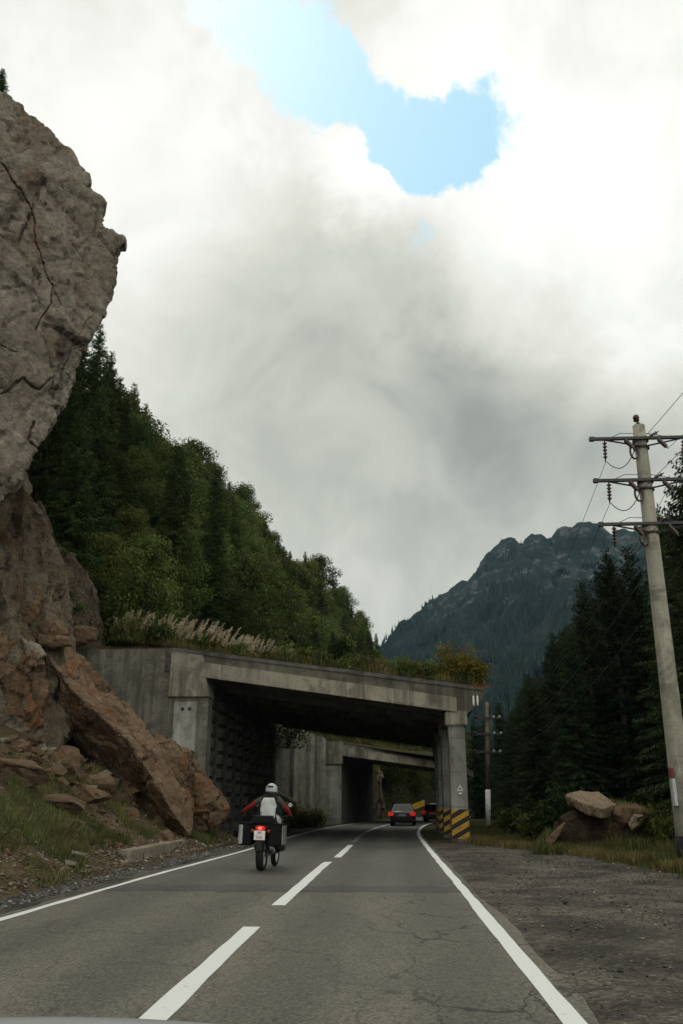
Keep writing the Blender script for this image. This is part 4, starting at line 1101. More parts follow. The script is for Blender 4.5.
# the spruce wood on the right
WOOD = 'spruces of the dark wood right of the road'
sk_ = [spruce('spruce_tree', 16, 2.9, 201, M['spruce'], 'tall dark spruce in the wood right of the road', .03, 1.2),
       spruce('spruce_tree', 16, 2.4, 202, M['spruce'], 'tall dark spruce in the wood right of the road', .05, 1.15),
       spruce('spruce_tree', 16, 3.3, 203, M['spruce'], 'tall dark spruce in the wood right of the road', .02, 1.15)]
us_ = [False] * 3; rp = []
def put_s(k, loc, h, label=None):
    s = h / 16; wd = min(1.3, max(.7, s))
    if not us_[k]:
        us_[k] = True; o = sk_[k]; o.location = loc; o.scale = (wd, wd, s); o['group'] = WOOD
        if label: o['label'] = label
        return o
    return dup(sk_[k], loc, random.uniform(0, 6.3), (wd, wd, s), label, WOOD)
for px, py, y, k, lab in [(683, 452, 25, 2, 'very tall spruce with spreading branches right behind the big power pole'), (606, 551, 44, 0, 'tall spruce with its tip against the mountain left of the big power pole'),
                          (581, 579, 50, 1, 'slender spruce tip second left of the big power pole'), (553, 634, 58, 2, 'spruce at the stepped edge of the wood above the flat boulder'),
                          (526, 674, 66, 1, 'small spruce at the left edge of the right-hand wood'), (627, 546, 38, 1, 'spruce whose tip shows just left of the power pole'), (657, 512, 31, 0, 'spruce whose top shows just right of the power pole')]:
    p = P(px, py, y); z = tz(p.x, y); put_s(k, (p.x, y, z - .2), p.z - z + .2, lab); rp.append((p.x, y))
tries = 0
while len(rp) < 255 and tries < 20000:
    tries += 1
    y = 26 + 105 * random.random() ** 1.2; u = random.uniform(7.6, 48); x = u + float(delta(y)) * .8
    if y < 36 and u < 11.5: continue
    ax, ay = PX((x, y, 1))
    if ax < 488 + max(0, (70 - y)) * .3 or ax > 900: continue
    if any((x - a) ** 2 + (y - b) ** 2 < (2.4 if y < 50 else 1.9) ** 2 for a, b in rp): continue
    z = tz(x, y); h = min(random.uniform(10, 24), top_height(x, y, z, SKY_R, random.uniform(2, 30)))
    if h < 3: continue
    put_s(random.randrange(3), (x, y, z - .2), h); rp.append((x, y))
# trees closing the view through the galleries, where the road bends away
tries = 0; fp = []
while len(fp) < 26 and tries < 3000:
    tries += 1
    y = random.uniform(95, 150); u = random.uniform(3.2, 26); x = u + float(delta(y))
    ax, ay = PX((x, y, 1))
    if ax < 395 or ax > 520 or any((x - a) ** 2 + (y - b) ** 2 < 3.2 ** 2 for a, b in fp): continue
    z = tz(x, y); put_s(random.randrange(3), (x, y, z - .2), min(random.uniform(7, 14), top_height(x, y, z, SKY_R, 6))); fp.append((x, y))
# a sprig of conifer on top of the cliff
p = P(1, 60, 27.5); q_ = P(-2, 100, 27.5)
dup(kinds[0], (q_.x, q_.y, q_.z - .4), 0, ((p.z - q_.z + .4) / 12 * 1.1,) * 2 + ((p.z - q_.z + .4) / 12 * .8,), 'little conifer growing on top of the overhanging cliff', None)['group'] = 'conifer on the cliff top'

# ------------------------------------------------------------------ shrubs
def shrub(loc, h, wd, mat, label, name='shrub', n=900, leaf=.06, seed=0, group=None, cat='shrub', spiky=0.0):
    r_ = np.random.default_rng(seed + 900); t = thing(name, label, cat, tuple(loc), group); L = Vector(loc)
    st = MB(); C, A, B = [], [], []; k = 9
    for i in range(k):
        az = i * 2.4 + r_.uniform(-.4, .4); rr = wd * .5 * r_.uniform(.2, .9); tip = np.array([math.cos(az) * rr, math.sin(az) * rr, h * r_.uniform(.55, 1.0)])
        st.tube([L, L + Vector(tip * np.array([.35, .35, .55])), L + Vector(tip)], [.022, .014, .005], 5)
        m_ = n // k; f = r_.random(m_) ** .6; sp = wd * .17 * (1.2 - .55 * f)
        p = np.array(L) + tip * f[:, None] + r_.normal(0, 1, (m_, 3)) * sp[:, None] * np.array([1, 1, .8]); p[:, 2] = np.maximum(p[:, 2], L.z + .03)
        a = unit(m_, r_); b = np.cross(a, unit(m_, r_)); b /= np.linalg.norm(b, axis=1)[:, None]
        if spiky: a[:, 2] = np.abs(a[:, 2]) + .4
        sz = leaf * r_.uniform(.5, 1.2, m_)[:, None]
        C.append(p); A.append(a * sz * (1 + spiky)); B.append(b * sz * (.55 - .35 * min(spiky, 1)))
    v, f_ = quads(np.concatenate(C), np.concatenate(A), np.concatenate(B)); mesh_obj('leaves', v, f_, M[mat], t)
    st.build('stems', M['bark'], t)
    return t
def deck(px, y): return Vector((X(px, y), y, top(X(px, y)) + .18))
for i, (px, y, h, wd, mt, lab, sp) in enumerate([
    (340, 36.6, 1.35, 1.6, 'spruce_mid', 'dense dark green bush on the middle of the gallery roof edge', .6), (302, 36.2, .7, .9, 'leaf', 'low green bush on the roof left of the dense dark bush', 0),
    (458, 36.6, 1.75, 1.7, 'leaf_yellow', 'tall yellow-green bush on the right end of the gallery roof', 0), (476, 36.1, 1.1, 1.3, 'leaf_yellow', 'yellowing bush at the very right corner of the gallery roof', 0),
    (437, 36.3, .9, 1.0, 'grass_dry', 'rust coloured bush left of the tall yellow-green bush', .5), (415, 36.0, .6, .8, 'leaf_yellow', 'small yellow weed clump on the roof edge', 0),
    (262, 36.4, .9, 1.0, 'leaf', 'green weed clump at the right end of the plumed grass', 0), (380, 36.3, .55, .9, 'grass_dry', 'dry brown weed clump on the roof right of the dark bush', .5),
    (118, 35.7, 1.0, 1.8, 'leaf', 'dark green leafy clump under the plumed grass at the left end of the roof', .2), (150, 35.7, .95, 1.6, 'leaf', 'green leafy clump in the middle of the plumed grass', .1), (195, 36.2, .8, 1.1, 'leaf', 'green leafy clump where the plumed grass thins out', .1)]):
    shrub(deck(px, y), h, wd, mt, lab, n=1500 if h > 1 else 800, leaf=.06, seed=i, spiky=sp)
for i, (px, py, y, h, wd, mt, lab) in enumerate([
    (288, 748, 59, 2.2, 2.8, 'leaf_light', 'green bush hanging over the top of the retaining wall'), (281, 822, 57.2, 1.3, 1.4, 'leaf', 'green weeds at the foot of the retaining wall'),
    (297, 822, 58.5, 1.2, 1.8, 'leaf_yellow', 'yellow-green weeds at the foot of the wall between the galleries'), (317, 821, 65, 1.1, 1.3, 'grass_dry', 'rust red bush by the pier of the farther gallery'),
    (308, 828, 57, .7, 1.8, 'leaf', 'low green weeds along the road edge before the farther gallery')]):
    p = P(px, py, y); shrub(p if py < 790 else Vector((p.x, y, 0)), h, wd, mt, lab, n=1100, leaf=.08, seed=30 + i)
for i, (px, y, h, wd, mt, lab) in enumerate([
    (571, 31, 1.9, 2.2, 'leaf_dark', 'green bush growing behind the flat boulder'), (553, 34, 1.5, 2.2, 'leaf_dark', 'green bush behind the left side of the mound'), (524, 40, 1.3, 2.2, 'leaf_dark', 'green bush at the edge of the wood right of the far pole'),
    (512, 47, 1.2, 2.0, 'leaf', 'green bush a little right of the far power pole'), (535, 36, 1.0, 1.6, 'leaf', 'pale green bush left of the mound'), (668, 27.5, 1.2, 2.0, 'leaf_light', 'pale weedy bush beside the foot of the big power pole'),
    (655, 30, 1.5, 2.0, 'leaf', 'green bush behind the right end of the mound')]):
    x = X(px, y, 800); shrub((x, y, tz(x, y) - .05), h, wd, mt, lab, n=1300, leaf=.08, seed=60 + i)

for k in range(40):
    px = 205 + 275 * random.random(); shrub(deck(px, random.uniform(35.5, 37.2)), random.uniform(.35, .8), random.uniform(.5, 1.1), random.choice(('leaf', 'leaf_light', 'leaf', 'leaf_yellow', 'grass')), 'low weed clump along the edge of the gallery roof', n=420, leaf=.05, seed=200 + k, group='weed clumps on the gallery roof', spiky=random.choice((0, 0, .6)))
# ------------------------------------------------------------------ grass
def blades(name, pts, hts, mat, label, lean=.35, width=.012, kind='stuff', cat='grass', wind=(0, 0)):
    n = len(pts); az = rng.uniform(0, 6.28, n); d = np.stack([np.cos(az), np.sin(az), np.zeros(n)], 1) * (lean * rng.uniform(.2, 1.2, n) * hts)[:, None]
    d[:, 0] += wind[0] * hts; d[:, 1] += wind[1] * hts
    w_ = np.stack([-np.sin(az + 1), np.cos(az + 1), np.zeros(n)], 1) * (width * rng.uniform(.6, 1.4, n))[:, None]
    up_ = np.stack([np.zeros(n), np.zeros(n), hts], 1)
    mid = pts + d * .35 + up_ * .6; tip = pts + d + up_ * .95
    v = np.stack([pts - w_, pts + w_, mid - w_ * .8, mid + w_ * .8, tip], 1).reshape(-1, 3); o = np.arange(n)[:, None] * 5
    f = np.concatenate([o + np.array([[0, 1, 3]]), o + np.array([[0, 3, 2]]), o + np.array([[2, 3, 4]])], 1).reshape(-1, 3)
    return tag(mesh_obj(name, v, f, M[mat]), label, cat, None, kind)
def on_ground(u, y):
    x = u + delta(y); return np.stack([x, y, terrain(x, y) - .01], 1)
KA, KB = np.array(a0)[:2], np.array(a1)[:2]
def masked(u, y, s, thr, seed):
    k = fbm(np.stack([u * s, y * s, u * 0], 1), seed, 3) > thr
    q = np.stack([u + delta(y), y], 1) - KA; t = np.clip(q @ (KB - KA) / ((KB - KA) @ (KB - KA)), 0, 1)
    k &= np.linalg.norm(q - t[:, None] * (KB - KA), axis=1) > .75
    return u[k], y[k]
n = 42000; u = -5.85 - 3.2 * rng.random(n) ** 1.1; y = 8 + 27 * rng.random(n) ** .9; u, y = masked(u, y, 1.0, .12, 71)
blades('bank_grass', on_ground(u, y), rng.uniform(.06, .26, len(u)) * np.clip((-5.8 - u) * 1.2, .3, 1), 'grass', 'green grass on the left bank', .5, .008)
n = 60000; u = -6.1 - 3.8 * rng.random(n) ** .8; y = 9 + 25 * rng.random(n); u, y = masked(u, y, .9, .02, 75)
blades('dry_bank_grass', on_ground(u, y), rng.uniform(.08, .34, len(u)), 'grass_dry', 'dry brownish grass on the left bank', .6, .007)
n = 60000; u = 5.6 + 7 * rng.random(n) ** 1.3; y = 12 + 50 * rng.random(n); k = (u > np.interp(y, [12, 22, 28, 33, 60], [6.3, 5.6, 4.9, 3.1, 3.0])); u, y = u[k], y[k]
u, y = masked(u, y, .8, -.35, 77)
blades('verge_grass', on_ground(u, y), rng.uniform(.1, .5, len(u)) * np.clip((u - 5.2) * .8, .35, 1.2), 'grass', 'rough green grass along the edge of the wood')
n = 5000; u = 6.2 - np.abs(rng.normal(0, 1.1, n)); y = 10 + 20 * rng.random(n); u, y = masked(u, y, 1.3, .25, 93)
blades('layby_grass', on_ground(u, y) + np.array([0, 0, .03]), rng.uniform(.04, .16, len(u)), 'grass', 'sparse grass creeping into the gravel lay-by', .5, .008)
n = 16000; u = 2.9 + 5 * rng.random(n); y = 31 + 28 * rng.random(n)
blades('verge_grass', on_ground(u, y), rng.uniform(.08, .35, n), 'grass', 'short grass beside the gallery columns')
n = 14000; y = 12 + 26 * rng.random(n); u = np.interp(y, [12, 22, 28, 33, 38], [6.1, 5.6, 4.7, 2.6, 3.4]) + np.abs(rng.normal(0, .55, n)); u, y = masked(u, y, 1.1, -.15, 79)
blades('dry_verge_grass', on_ground(u, y), rng.uniform(.08, .34, len(u)), 'grass_dry', 'dry yellowish grass fringe of the gravel lay-by', .5)
n = 9000; px_ = 95 + 385 * rng.random(n); y = 35.25 + 2.6 * rng.random(n) ** 1.6; x = np.array([X(a) for a in np.arange(95, 481)])[(px_ - 95).astype(int)] + rng.normal(0, .03, n)
pts = np.stack([x, y, top(x) + .12], 1)
cl_ = np.clip(.75 + .6 * fbm(pts * np.array([1.1, 1.1, 0]), 87, 3), .25, 1.6)
blades('roof_grass', pts[::2], rng.uniform(.15, .55, len(pts[::2])) * cl_[::2], 'grass', 'green grass on the gallery roof', .4)
pts = pts[1::2][(fbm(pts[1::2] * np.array([.8, .8, 0]), 88, 3) > .0)]
blades('dry_roof_grass', pts, rng.uniform(.15, .5, len(pts)), 'grass_dry', 'dry ochre grass along the gallery roof edge', .4)
n = 4000; px_ = rng.uniform(535, 685, n); y = 26.2 + 1.0 * rng.random(n); x = np.array([X(a, 26.7, 840) for a in range(530, 690)])[(px_ - 530).astype(int)] + rng.normal(0, .05, n)
blades('verge_grass', np.stack([x, y, terrain(x, y)], 1), rng.uniform(.08, .45, n), 'grass', 'grass growing up against the foot of the mound', .4)
k_ = rng.integers(0, len(MOUND), 5000); blades('mound_grass', MOUND[k_] + rng.normal(0, .03, (5000, 3)), rng.uniform(.06, .3, 5000), 'grass_dry', 'yellowish grass growing over the flanks of the mound', .5)
# undergrowth of the hillside
n = 90000; y = 37.2 + 120 * rng.random(n) ** 1.3; rx_, _z = ridge(y); d0 = delta(y); bx = d0 - np.where(y < 88, 9.2, 6.4); x = bx + (rx_ - bx) * rng.random(n) ** .9
gz = terrain(x, y); cl_ = fbm(np.stack([x * .5, y * .5, gz * .5], 1), 83, 3); hgt = .25 + np.clip(cl_ + .5, 0, 2) * .7
c_ = np.stack([x, y, gz + hgt * rng.random(n)], 1); a = unit(n, rng); b = np.cross(a, unit(n, rng)); sz = rng.uniform(.06, .15, n)[:, None]
uv, uf = quads(c_, a * sz, b * sz * .6)
tag(mesh_obj('undergrowth', uv, uf, M['leaf_dark']), 'low leafy undergrowth between the hillside trees', 'undergrowth', None, 'stuff')
# plumed grass: stalks and feathery heads
n = 330; px_ = 98 + 190 * rng.random(n) ** 1.1; y = 35.4 + 1.8 * rng.random(n); hts = np.interp(px_, [98, 112, 200, 245, 290], [.95, 1.3, 1.2, .85, .5]) * rng.uniform(.55, 1.2, n)
x = np.interp(px_, np.arange(95, 300), [X(a) for a in range(95, 300)]); base = np.stack([x, y, top(x) + .15], 1)
az = rng.normal(.15, .5, n); ln = rng.uniform(.15, .42, n)[:, None] * hts[:, None] * np.stack([np.cos(az), np.sin(az) * .6, np.zeros(n)], 1)
C, A, B = [], [], []
for f in np.linspace(.05, .66, 6):
    C.append(base + ln * f * f + np.array([0, 0, 1]) * (hts * f)[:, None]); A.append(np.stack([ln[:, 0] * .1, ln[:, 1] * .1, hts * .06], 1)); B.append(np.tile([[.007, 0, 0]], (n, 1)))
sv = quads(np.concatenate(C), np.concatenate(A), np.concatenate(B))
C, A, B = [], [], []
for f in np.linspace(.64, 1.0, 13):
    for _ in range(3):
        c0 = base + ln * f * f + np.array([0, 0, 1]) * (hts * (f - .10 * max(0, f - .8)))[:, None]
        wd = .055 * math.sin(math.pi * min(1, (f - .6) / .4 * .8 + .15)); a = unit(n, rng); a[:, 2] = np.abs(a[:, 2]); a += ln * 1.2
        C.append(c0 + rng.normal(0, wd * .35, (n, 3))); A.append(a * .05); b_ = np.cross(a, unit(n, rng)); B.append(b_ / np.linalg.norm(b_, axis=1)[:, None] * .012)
pv = quads(np.concatenate(C), np.concatenate(A), np.concatenate(B))
tag(mesh_obj('plumed_grass', np.concatenate([sv[0], pv[0]]), np.concatenate([sv[1], pv[1] + len(sv[0])]), [M['grass'], M['plume']], mi=np.array([0] * len(sv[1]) + [1] * len(pv[1]))),
    'tall grass with pale feathery plumes on the left end of the gallery roof', 'grass', None, 'stuff')
n = 5000; x = rng.uniform(x0 - 1, x1 - .5, n); y = YA + 1 + 3 * rng.random(n) ** 1.5; blades('dry_roof_grass', np.stack([x, y + sk * (x - x0) , t2(x) + .2], 1), rng.uniform(.15, .6, n), 'grass', 'yellow dry grass on the roof of the farther gallery', .4, .02)
# ------------------------------------------------------------------ power poles and lines
def insulator(mb, a, b, r=.055, n=5):
    a, b = Vector(a), Vector(b); L = (b - a).length; pr = [(0, .012)]
    for i in range(n):
        z = L * (.12 + .76 * i / n); pr += [(z, .022), (z + .012, r), (z + L * .05, r * .9), (z + L * .09, .022)]
    mb.lathe(a, b - a, pr + [(L, .012)], 10)
Yp = G(690, 868, .05).y
base = P(690, 868, Yp); tipp = P(638.6, 426, Yp); base.z = tz(base.x, base.y) - .1
pole = thing('utility_pole', 'big tapered concrete power pole on the right with three crossarms', 'power pole', tuple(base))
axis_ = lambda z: base.lerp(tipp, (z - base.z) / (tipp.z - base.z))
dep = lambda p: -(CAMROT.transposed() @ (Vector(p) - EYE)).z
rt, rb = .5 * 11.8 / F * dep(tipp), .5 * 21.5 / F * dep(P(672, 800, Yp))
mb = MB(); k = 8
mb.tube([base.lerp(tipp, i / k) for i in range(k + 1)], [rb + (rt - rb) * i / k for i in range(k + 1)], 20); sh = mb.build('shaft', concrete_mat('pole_concrete', (.36, .345, .27), (.16, .15, .11), 30, .3, .1), pole, True)
zb = P(680, 836, Yp).z
mb = MB(); mb.tube([axis_(base.z + .02), axis_(zb)], [rb + .012, rb + .008], 20); mb.build('tarred_foot', M['rubber'], pole, True)
# marker plate on the left side of the shaft
mb = MB(); c0 = P(674, 787, Yp - .24); mb.box(c0.x - .03, c0.x + .05, Yp - .25, Yp - .1, P(671, 806, Yp).z, P(671, 779, Yp).z); mb.build('white_marker', M['silver'], pole, False, .01)
mb = MB(); mb.box(c0.x - .04, c0.x + .04, Yp - .25, Yp - .1, P(671, 778.5, Yp).z, P(671, 768, Yp).z); mb.build('red_marker', plain('red_paint', (.16, .03, .025), .7), pole, False, .01)
arms = []
for (py, lx) in ((441, 590), (482.5, 594), (526, 599)):
    z = P(640, py, Yp).z; c0 = axis_(z); hw = (c0 - P(lx, py, Yp)).length; r_ = rt + .03
    ar = MB()
    for s_ in (-1,):
        ar.box(c0.x - hw, c0.x + hw, Yp + s_ * r_ - .045, Yp + s_ * r_ + .045, z - .035, z + .035)
        ar.tube([(c0.x - hw * .8, Yp + s_ * r_, z - .02), (c0.x - .1, Yp + s_ * r_, z - .22), (c0.x + .1, Yp + s_ * r_, z - .22), (c0.x + hw * .8, Yp + s_ * r_, z - .02)], .022, 6)
    for s_ in (-1, 1): ar.box(c0.x + s_ * hw - .06, c0.x + s_ * hw + .06, Yp - r_ - .06, Yp - r_ + .06, z - .05, z + .05)
    for zz_ in (-.03, -.24): ar.lathe((c0.x, c0.y, z + zz_), (0, 0, 1), [(0, rt + .02), (0, rt + .05), (.06, rt + .05), (.06, rt + .02)], 16)
    arm = ar.build('crossarm', M['steel'], pole); arms.append((c0, hw, z, r_))
    for s_, f in ((-1, .35), (-1, .75), (1, .8), (1, .3)):
        mb = MB(); xx = c0.x + s_ * hw * f
        insulator(mb, (xx, Yp - r_, z - .03), (xx + .1, Yp + (.3 if f > .5 else -.55), z - .46), .06, 5); mb.build('insulator', M['porcelain'], arm, True)
    mb = MB(); xx = c0.x - .24; cy_ = z - .36     # looped jumper insulator beside the shaft
    mb.tube([(xx + math.cos(t) * .1, Yp - .15, cy_ + math.sin(t) * .2) for t in np.linspace(0, 2 * math.pi, 15)], .028, 7, cap=False); mb.build('insulator', M['porcelain'], arm, True)
    mb = MB(); insulator(mb, (c0.x + .17, Yp - r_, z + .03), (c0.x + .42, Yp - r_ - .05, z + .16), .06, 4); mb.build('insulator', M['porcelain'], arm, True)
mb = MB(); t0 = tipp + Vector((0, 0, .0)); mb.tube([t0 - Vector((.13, 0, 0)), t0 + Vector((0, 0, .1)), t0 + Vector((.13, 0, 0))], .02, 6); mb.tube([t0, t0 + Vector((-.04, 0, .2))], .018, 6); br = mb.build('top_bracket', M['steel'], pole)
mb = MB(); mb.lathe(t0 + Vector((-.04, 0, .12)), (0, 0, 1), [(0, .03), (.02, .075), (.08, .07), (.1, .085), (.17, .075), (.2, .04), (.21, 0)], 12); mb.build('insulator', M['porcelain'], br, True)
# far pole
Yq = 57.0; qb = P(488, 823, Yq); qt = P(487, 702, Yq); qb.z = tz(qb.x, Yq) - .1
pole2 = thing('utility_pole', 'slim far power pole with white painted foot beside the striped columns', 'power pole', tuple(qb))
mb = MB(); mb.tube([qb.lerp(qt, .30), qb.lerp(qt, .65), qt], [.16, .14, .11], 12); mb.build('shaft', M['wood'], pole2, True)
mb = MB(); mb.tube([qb, qb.lerp(qt, .304)], [.18, .165], 12); mb.build('white_foot', M['white'], pole2, True)
arm2 = []
for py, hw in ((718, .85), (734, .95), (752, .9)):
    c0 = P(487, py, Yq); mb = MB()
    for s_ in (-1, 1): mb.box(c0.x - hw, c0.x + hw, Yq + s_ * .2 - .04, Yq + s_ * .2 + .04, c0.z - .06, c0.z + .06)
    ar = mb.build('crossarm', M['steel'], pole2); arm2.append((c0, hw))
    for f in (-.9, .9, .45):
        mb = MB(); insulator(mb, (c0.x + f * hw, Yq - .2, c0.z), (c0.x + f * hw, Yq - .65, c0.z + .05), .08, 3); mb.build('insulator', M['silver'] if f > 0 else M['porcelain'], ar, True)
# lines
def wire(a, b, sag, label, r=.007):
    a, b = Vector(a), Vector(b); pts = [a.lerp(b, t) - Vector((0, 0, sag * 4 * t * (1 - t))) for t in np.linspace(0, 1, 25)]
    mb = MB(); mb.tube(pts, r, 5); o = mb.build('power_line', M['steel'], None, True); rebase(o, a); tag(o, label, 'power line', 'power lines strung between the poles')
names = ['topmost', 'middle', 'lowest']
for i, (c0, hw, z, r_) in enumerate(arms):
    for s_, f, side in ((-1, .75, 'left'), (1, .8, 'right')):
        a = (c0.x + s_ * hw * f + .1, Yp + .3, z - .46); c1, h1 = arm2[i]
        wire(a, (c1.x + s_ * h1 * .9, Yq - .65, c1.z + .05), 1.2, f'thin power line from the {names[i]} crossarm, {side} of the shaft, to the far pole')
    for s_, f, side in ((-1, .35, 'left'), (1, .3, 'right')):
        wire((c0.x + s_ * hw * f + .1, Yp - .55, z - .46), (c0.x + s_ * hw + 2.4, -32, z + .6), 1.0, f'thin power line leaving the {names[i]} crossarm {side} of the shaft towards the viewer')
    mb = MB(); p0 = Vector((c0.x - hw * .65, Yp + .3, z - .44)); p1 = Vector((c0.x - hw * .25, Yp - .55, z - .44))
    mb.tube([p0.lerp(p1, t) - Vector((0, 0, 4 * t * (1 - t) * .35)) for t in np.linspace(0, 1, 9)], .012, 5); mb.build('jumper_wire', M['steel'], pole, True)
    mb = MB(); p0 = Vector((c0.x - hw * .7, Yp, z + .04)); p1 = Vector((c0.x - .1, Yp, z + .22)); mb.tube([p0, p0.lerp(p1, .5) + Vector((0, 0, .1)), p1, Vector((c0.x + .15, Yp, z + .22)), Vector((c0.x + hw * .8, Yp, z + .04))], .009, 5); mb.build('tie_wire', M['steel'], pole, True)

# ------------------------------------------------------------------ cars
def make_car(name, label, loc, head, paint, L=4.5, W=1.76, H=1.45, est=False, lit=True):
    T = Matrix.Translation(loc) @ Matrix.Rotation(head, 4, 'Z') @ Matrix.Translation((0, -L / 2, 0))
    t = thing(name, label, 'car', tuple(loc)); hw = W / 2
    # stations from the rear: (y, half width, belt height, bottom)
    S = [(0.0, .80, .72, .36), (.05, .93, .92, .26), (.3, .98, .98, .22), (1.0, 1.0, .95, .2), (2.2, 1.0, .92, .2), (3.2, 1.0, .92, .2), (3.9, .97, .84, .22), (4.35, .9, .72, .25), (4.5, .74, .6, .32)]
    V = []; fs = []; n = 10
    for (y, w_, zt_, zb2) in S:
        a = hw * w_
        half = [(a * .86, zb2), (a * .97, zb2 + .12), (a, (zb2 + zt_) * .5), (a * .985, zt_ - .1), (a * .9, zt_)]
        ring = [(x, z) for x, z in half] + [(-x, z) for x, z in reversed(half)]
        V += [(x, y * L / 4.5, z) for x, z in ring]
    for i in range(len(S) - 1):
        for k in range(n): fs.append((i * n + k, i * n + (k + 1) % n, i * n + n + (k + 1) % n, i * n + n + k))
    fs += [tuple(range(n)), tuple(range(len(S) * n - 1, (len(S) - 1) * n - 1, -1))]
    MB().add(V, fs).build('body', paint, t, True, T=T)
    ry = .12 if est else .55; k_ = L / 4.5
    G_ = [(ry, .74, .94, .02), (ry + (.3 if est else .75), .64, H, 0), (2.6, .64, H, 0), (3.45, .72, .9, .02)]   # greenhouse
    # roof and pillars in paint, glass proud between them
    V = []; 
    for (y, wr, z, _) in [(ry, .88, .93, 0), (ry + (.3 if est else .75), .68, H - .02, 0), (1.9, .68, H + .02, 0), (2.55, .67, H - .03, 0), (3.45, .86, .9, 0)]:
        V += [(hw * wr, y * k_, z), (-hw * wr, y * k_, z), (hw * .9, y * k_, .88), (-hw * .9, y * k_, .88)]
    fs = []
    for i in range(4):
        a = i * 4; fs += [(a, a + 1, a + 5, a + 4), (a, a + 4, a + 6, a + 2), (a + 1, a + 3, a + 7, a + 5)]
    MB().add(V, fs).build('roof', paint, t, False, .03, T=T)
    def pane(nm, q, off):
        q = [Vector(p) for p in q]; nn = (q[1] - q[0]).cross(q[2] - q[0]).normalized(); nn = nn if nn.dot(Vector(off)) > 0 else -nn
        MB().hexa([p + nn * .004 for p in q], [p + nn * .012 for p in q]).build(nm, M['glass'], t, T=T)
    y0_, y1_ = ry * k_, (ry + (.3 if est else .75)) * k_
    li = lambda a, b, f: a + (b - a) * f
    def slope(f, g, ya, yb, wa, wb, za, zb2): return (g * hw * li(wa, wb, f), li(ya, yb, f), li(za, zb2, f))
    pane('rear_window', [slope(.1, -.9, y0_, y1_, .88, .68, .93, H - .02), slope(.1, .9, y0_, y1_, .88, .68, .93, H - .02), slope(.88, .88, y0_, y1_, .88, .68, .93, H - .02), slope(.88, -.88, y0_, y1_, .88, .68, .93, H - .02)], (0, -1, .4))
    pane('windscreen', [slope(.1, -.9, 3.45 * k_, 2.55 * k_, .86, .67, .9, H - .03), slope(.1, .9, 3.45 * k_, 2.55 * k_, .86, .67, .9, H - .03), slope(.9, .88, 3.45 * k_, 2.55 * k_, .86, .67, .9, H - .03), slope(.9, -.88, 3.45 * k_, 2.55 * k_, .86, .67, .9, H - .03)], (0, 1, .4))
    for g in (-1, 1):
        for ya, yb in ((1.3, 1.95), (2.03, 2.6)):
            zt_ = H - .12; wl, wu = .9 - (.9 - .68) * .15, .9 - (.9 - .68) * .82
            pane('side_window', [(g * hw * wl, ya * k_, .96), (g * hw * wl, yb * k_ + (.35 if yb > 2.2 else 0), .96), (g * hw * wu, yb * k_, zt_), (g * hw * wu, ya * k_, zt_)], (g, 0, 0))
        mb = MB(); mb.box(g * hw * .86 - .22, g * hw * .86 + .16, -.03 * k_, .24, .66, .92); mb.build('tail_light', M['lamp_on'] if lit else M['lamp_red'], t, False, .03, T=T)
        mb = MB(); mb.box(g * hw * .8 - .2, g * hw * .8 + .12, L - .34, L - .05, .55, .68); mb.build('headlight', M['lamp_clear'], t, False, .03, T=T)
        mb = MB(); mb.box(g * hw * 1.0 - .02, g * hw * 1.0 + g * .16 + .02, 3.05 * k_, 3.2 * k_, .94, 1.06); mb.build('door_mirror', paint, t, False, .03, T=T)
        for yy in (.85 * k_, 3.55 * k_):
            c_ = Vector((g * (hw - .02), yy, .31)); ax = Vector((g, 0, 0))
            mb = MB(); mb.lathe(c_ - ax * .19, ax, [(0, .2), (0, .29), (.02, .31), (.18, .31), (.2, .29), (.2, .2)], 20); wh = mb.build('wheel', M['rubber'], t, True, T=T)
            mb = MB(); mb.lathe(c_, ax, [(-.02, .2), (-.005, .19), (-.02, .1), (.0, .05), (.0, 0)], 16); mb.build('rim', M['alu'], wh, True, T=T)
    mb = MB(); mb.box(-hw * .9, hw * .9, -.03, .12, .3, .52); bp_ = mb.build('bumper', M['black'], t, False, .04, T=T)
    mb = MB(); mb.box(-.26, .26, -.035, .0, .66, .77); mb.build('number_plate', M['silver'], t, T=T)
    return t
PAINT_D = plain('dark_car_paint', (.035, .014, .014), .25, .6, 0, .05); PAINT_R = plain('red_car_paint', (.25, .02, .02), .3, .6, 0, .05); PAINT_S = plain('pale_car_paint', (.4, .43, .44), .3, .6, 0, .05)
p = G(404, 826, 0); make_car('parked_car', 'dark saloon car with lit red tail lights driving away under the galleries', (p.x, p.y + 2.25, 0), -.05, PAINT_D)['category'] = 'car'
y = 80.0; make_car('hatchback_car', 'small red car ahead of the dark saloon', (float(delta(y)) + .9, y, 0), -.14, PAINT_R, 3.9, 1.66, 1.45, True, False)
y = 90.0; make_car('estate_car', 'pale car with a bright roof close behind the gallery columns', (float(delta(y)) - .1, y, 0), math.pi - .17, PAINT_S, 4.5, 1.76, 1.5, True, False)
for o in list(bpy.data.objects):
    if o.name == 'parked_car': o.name = 'saloon_car'
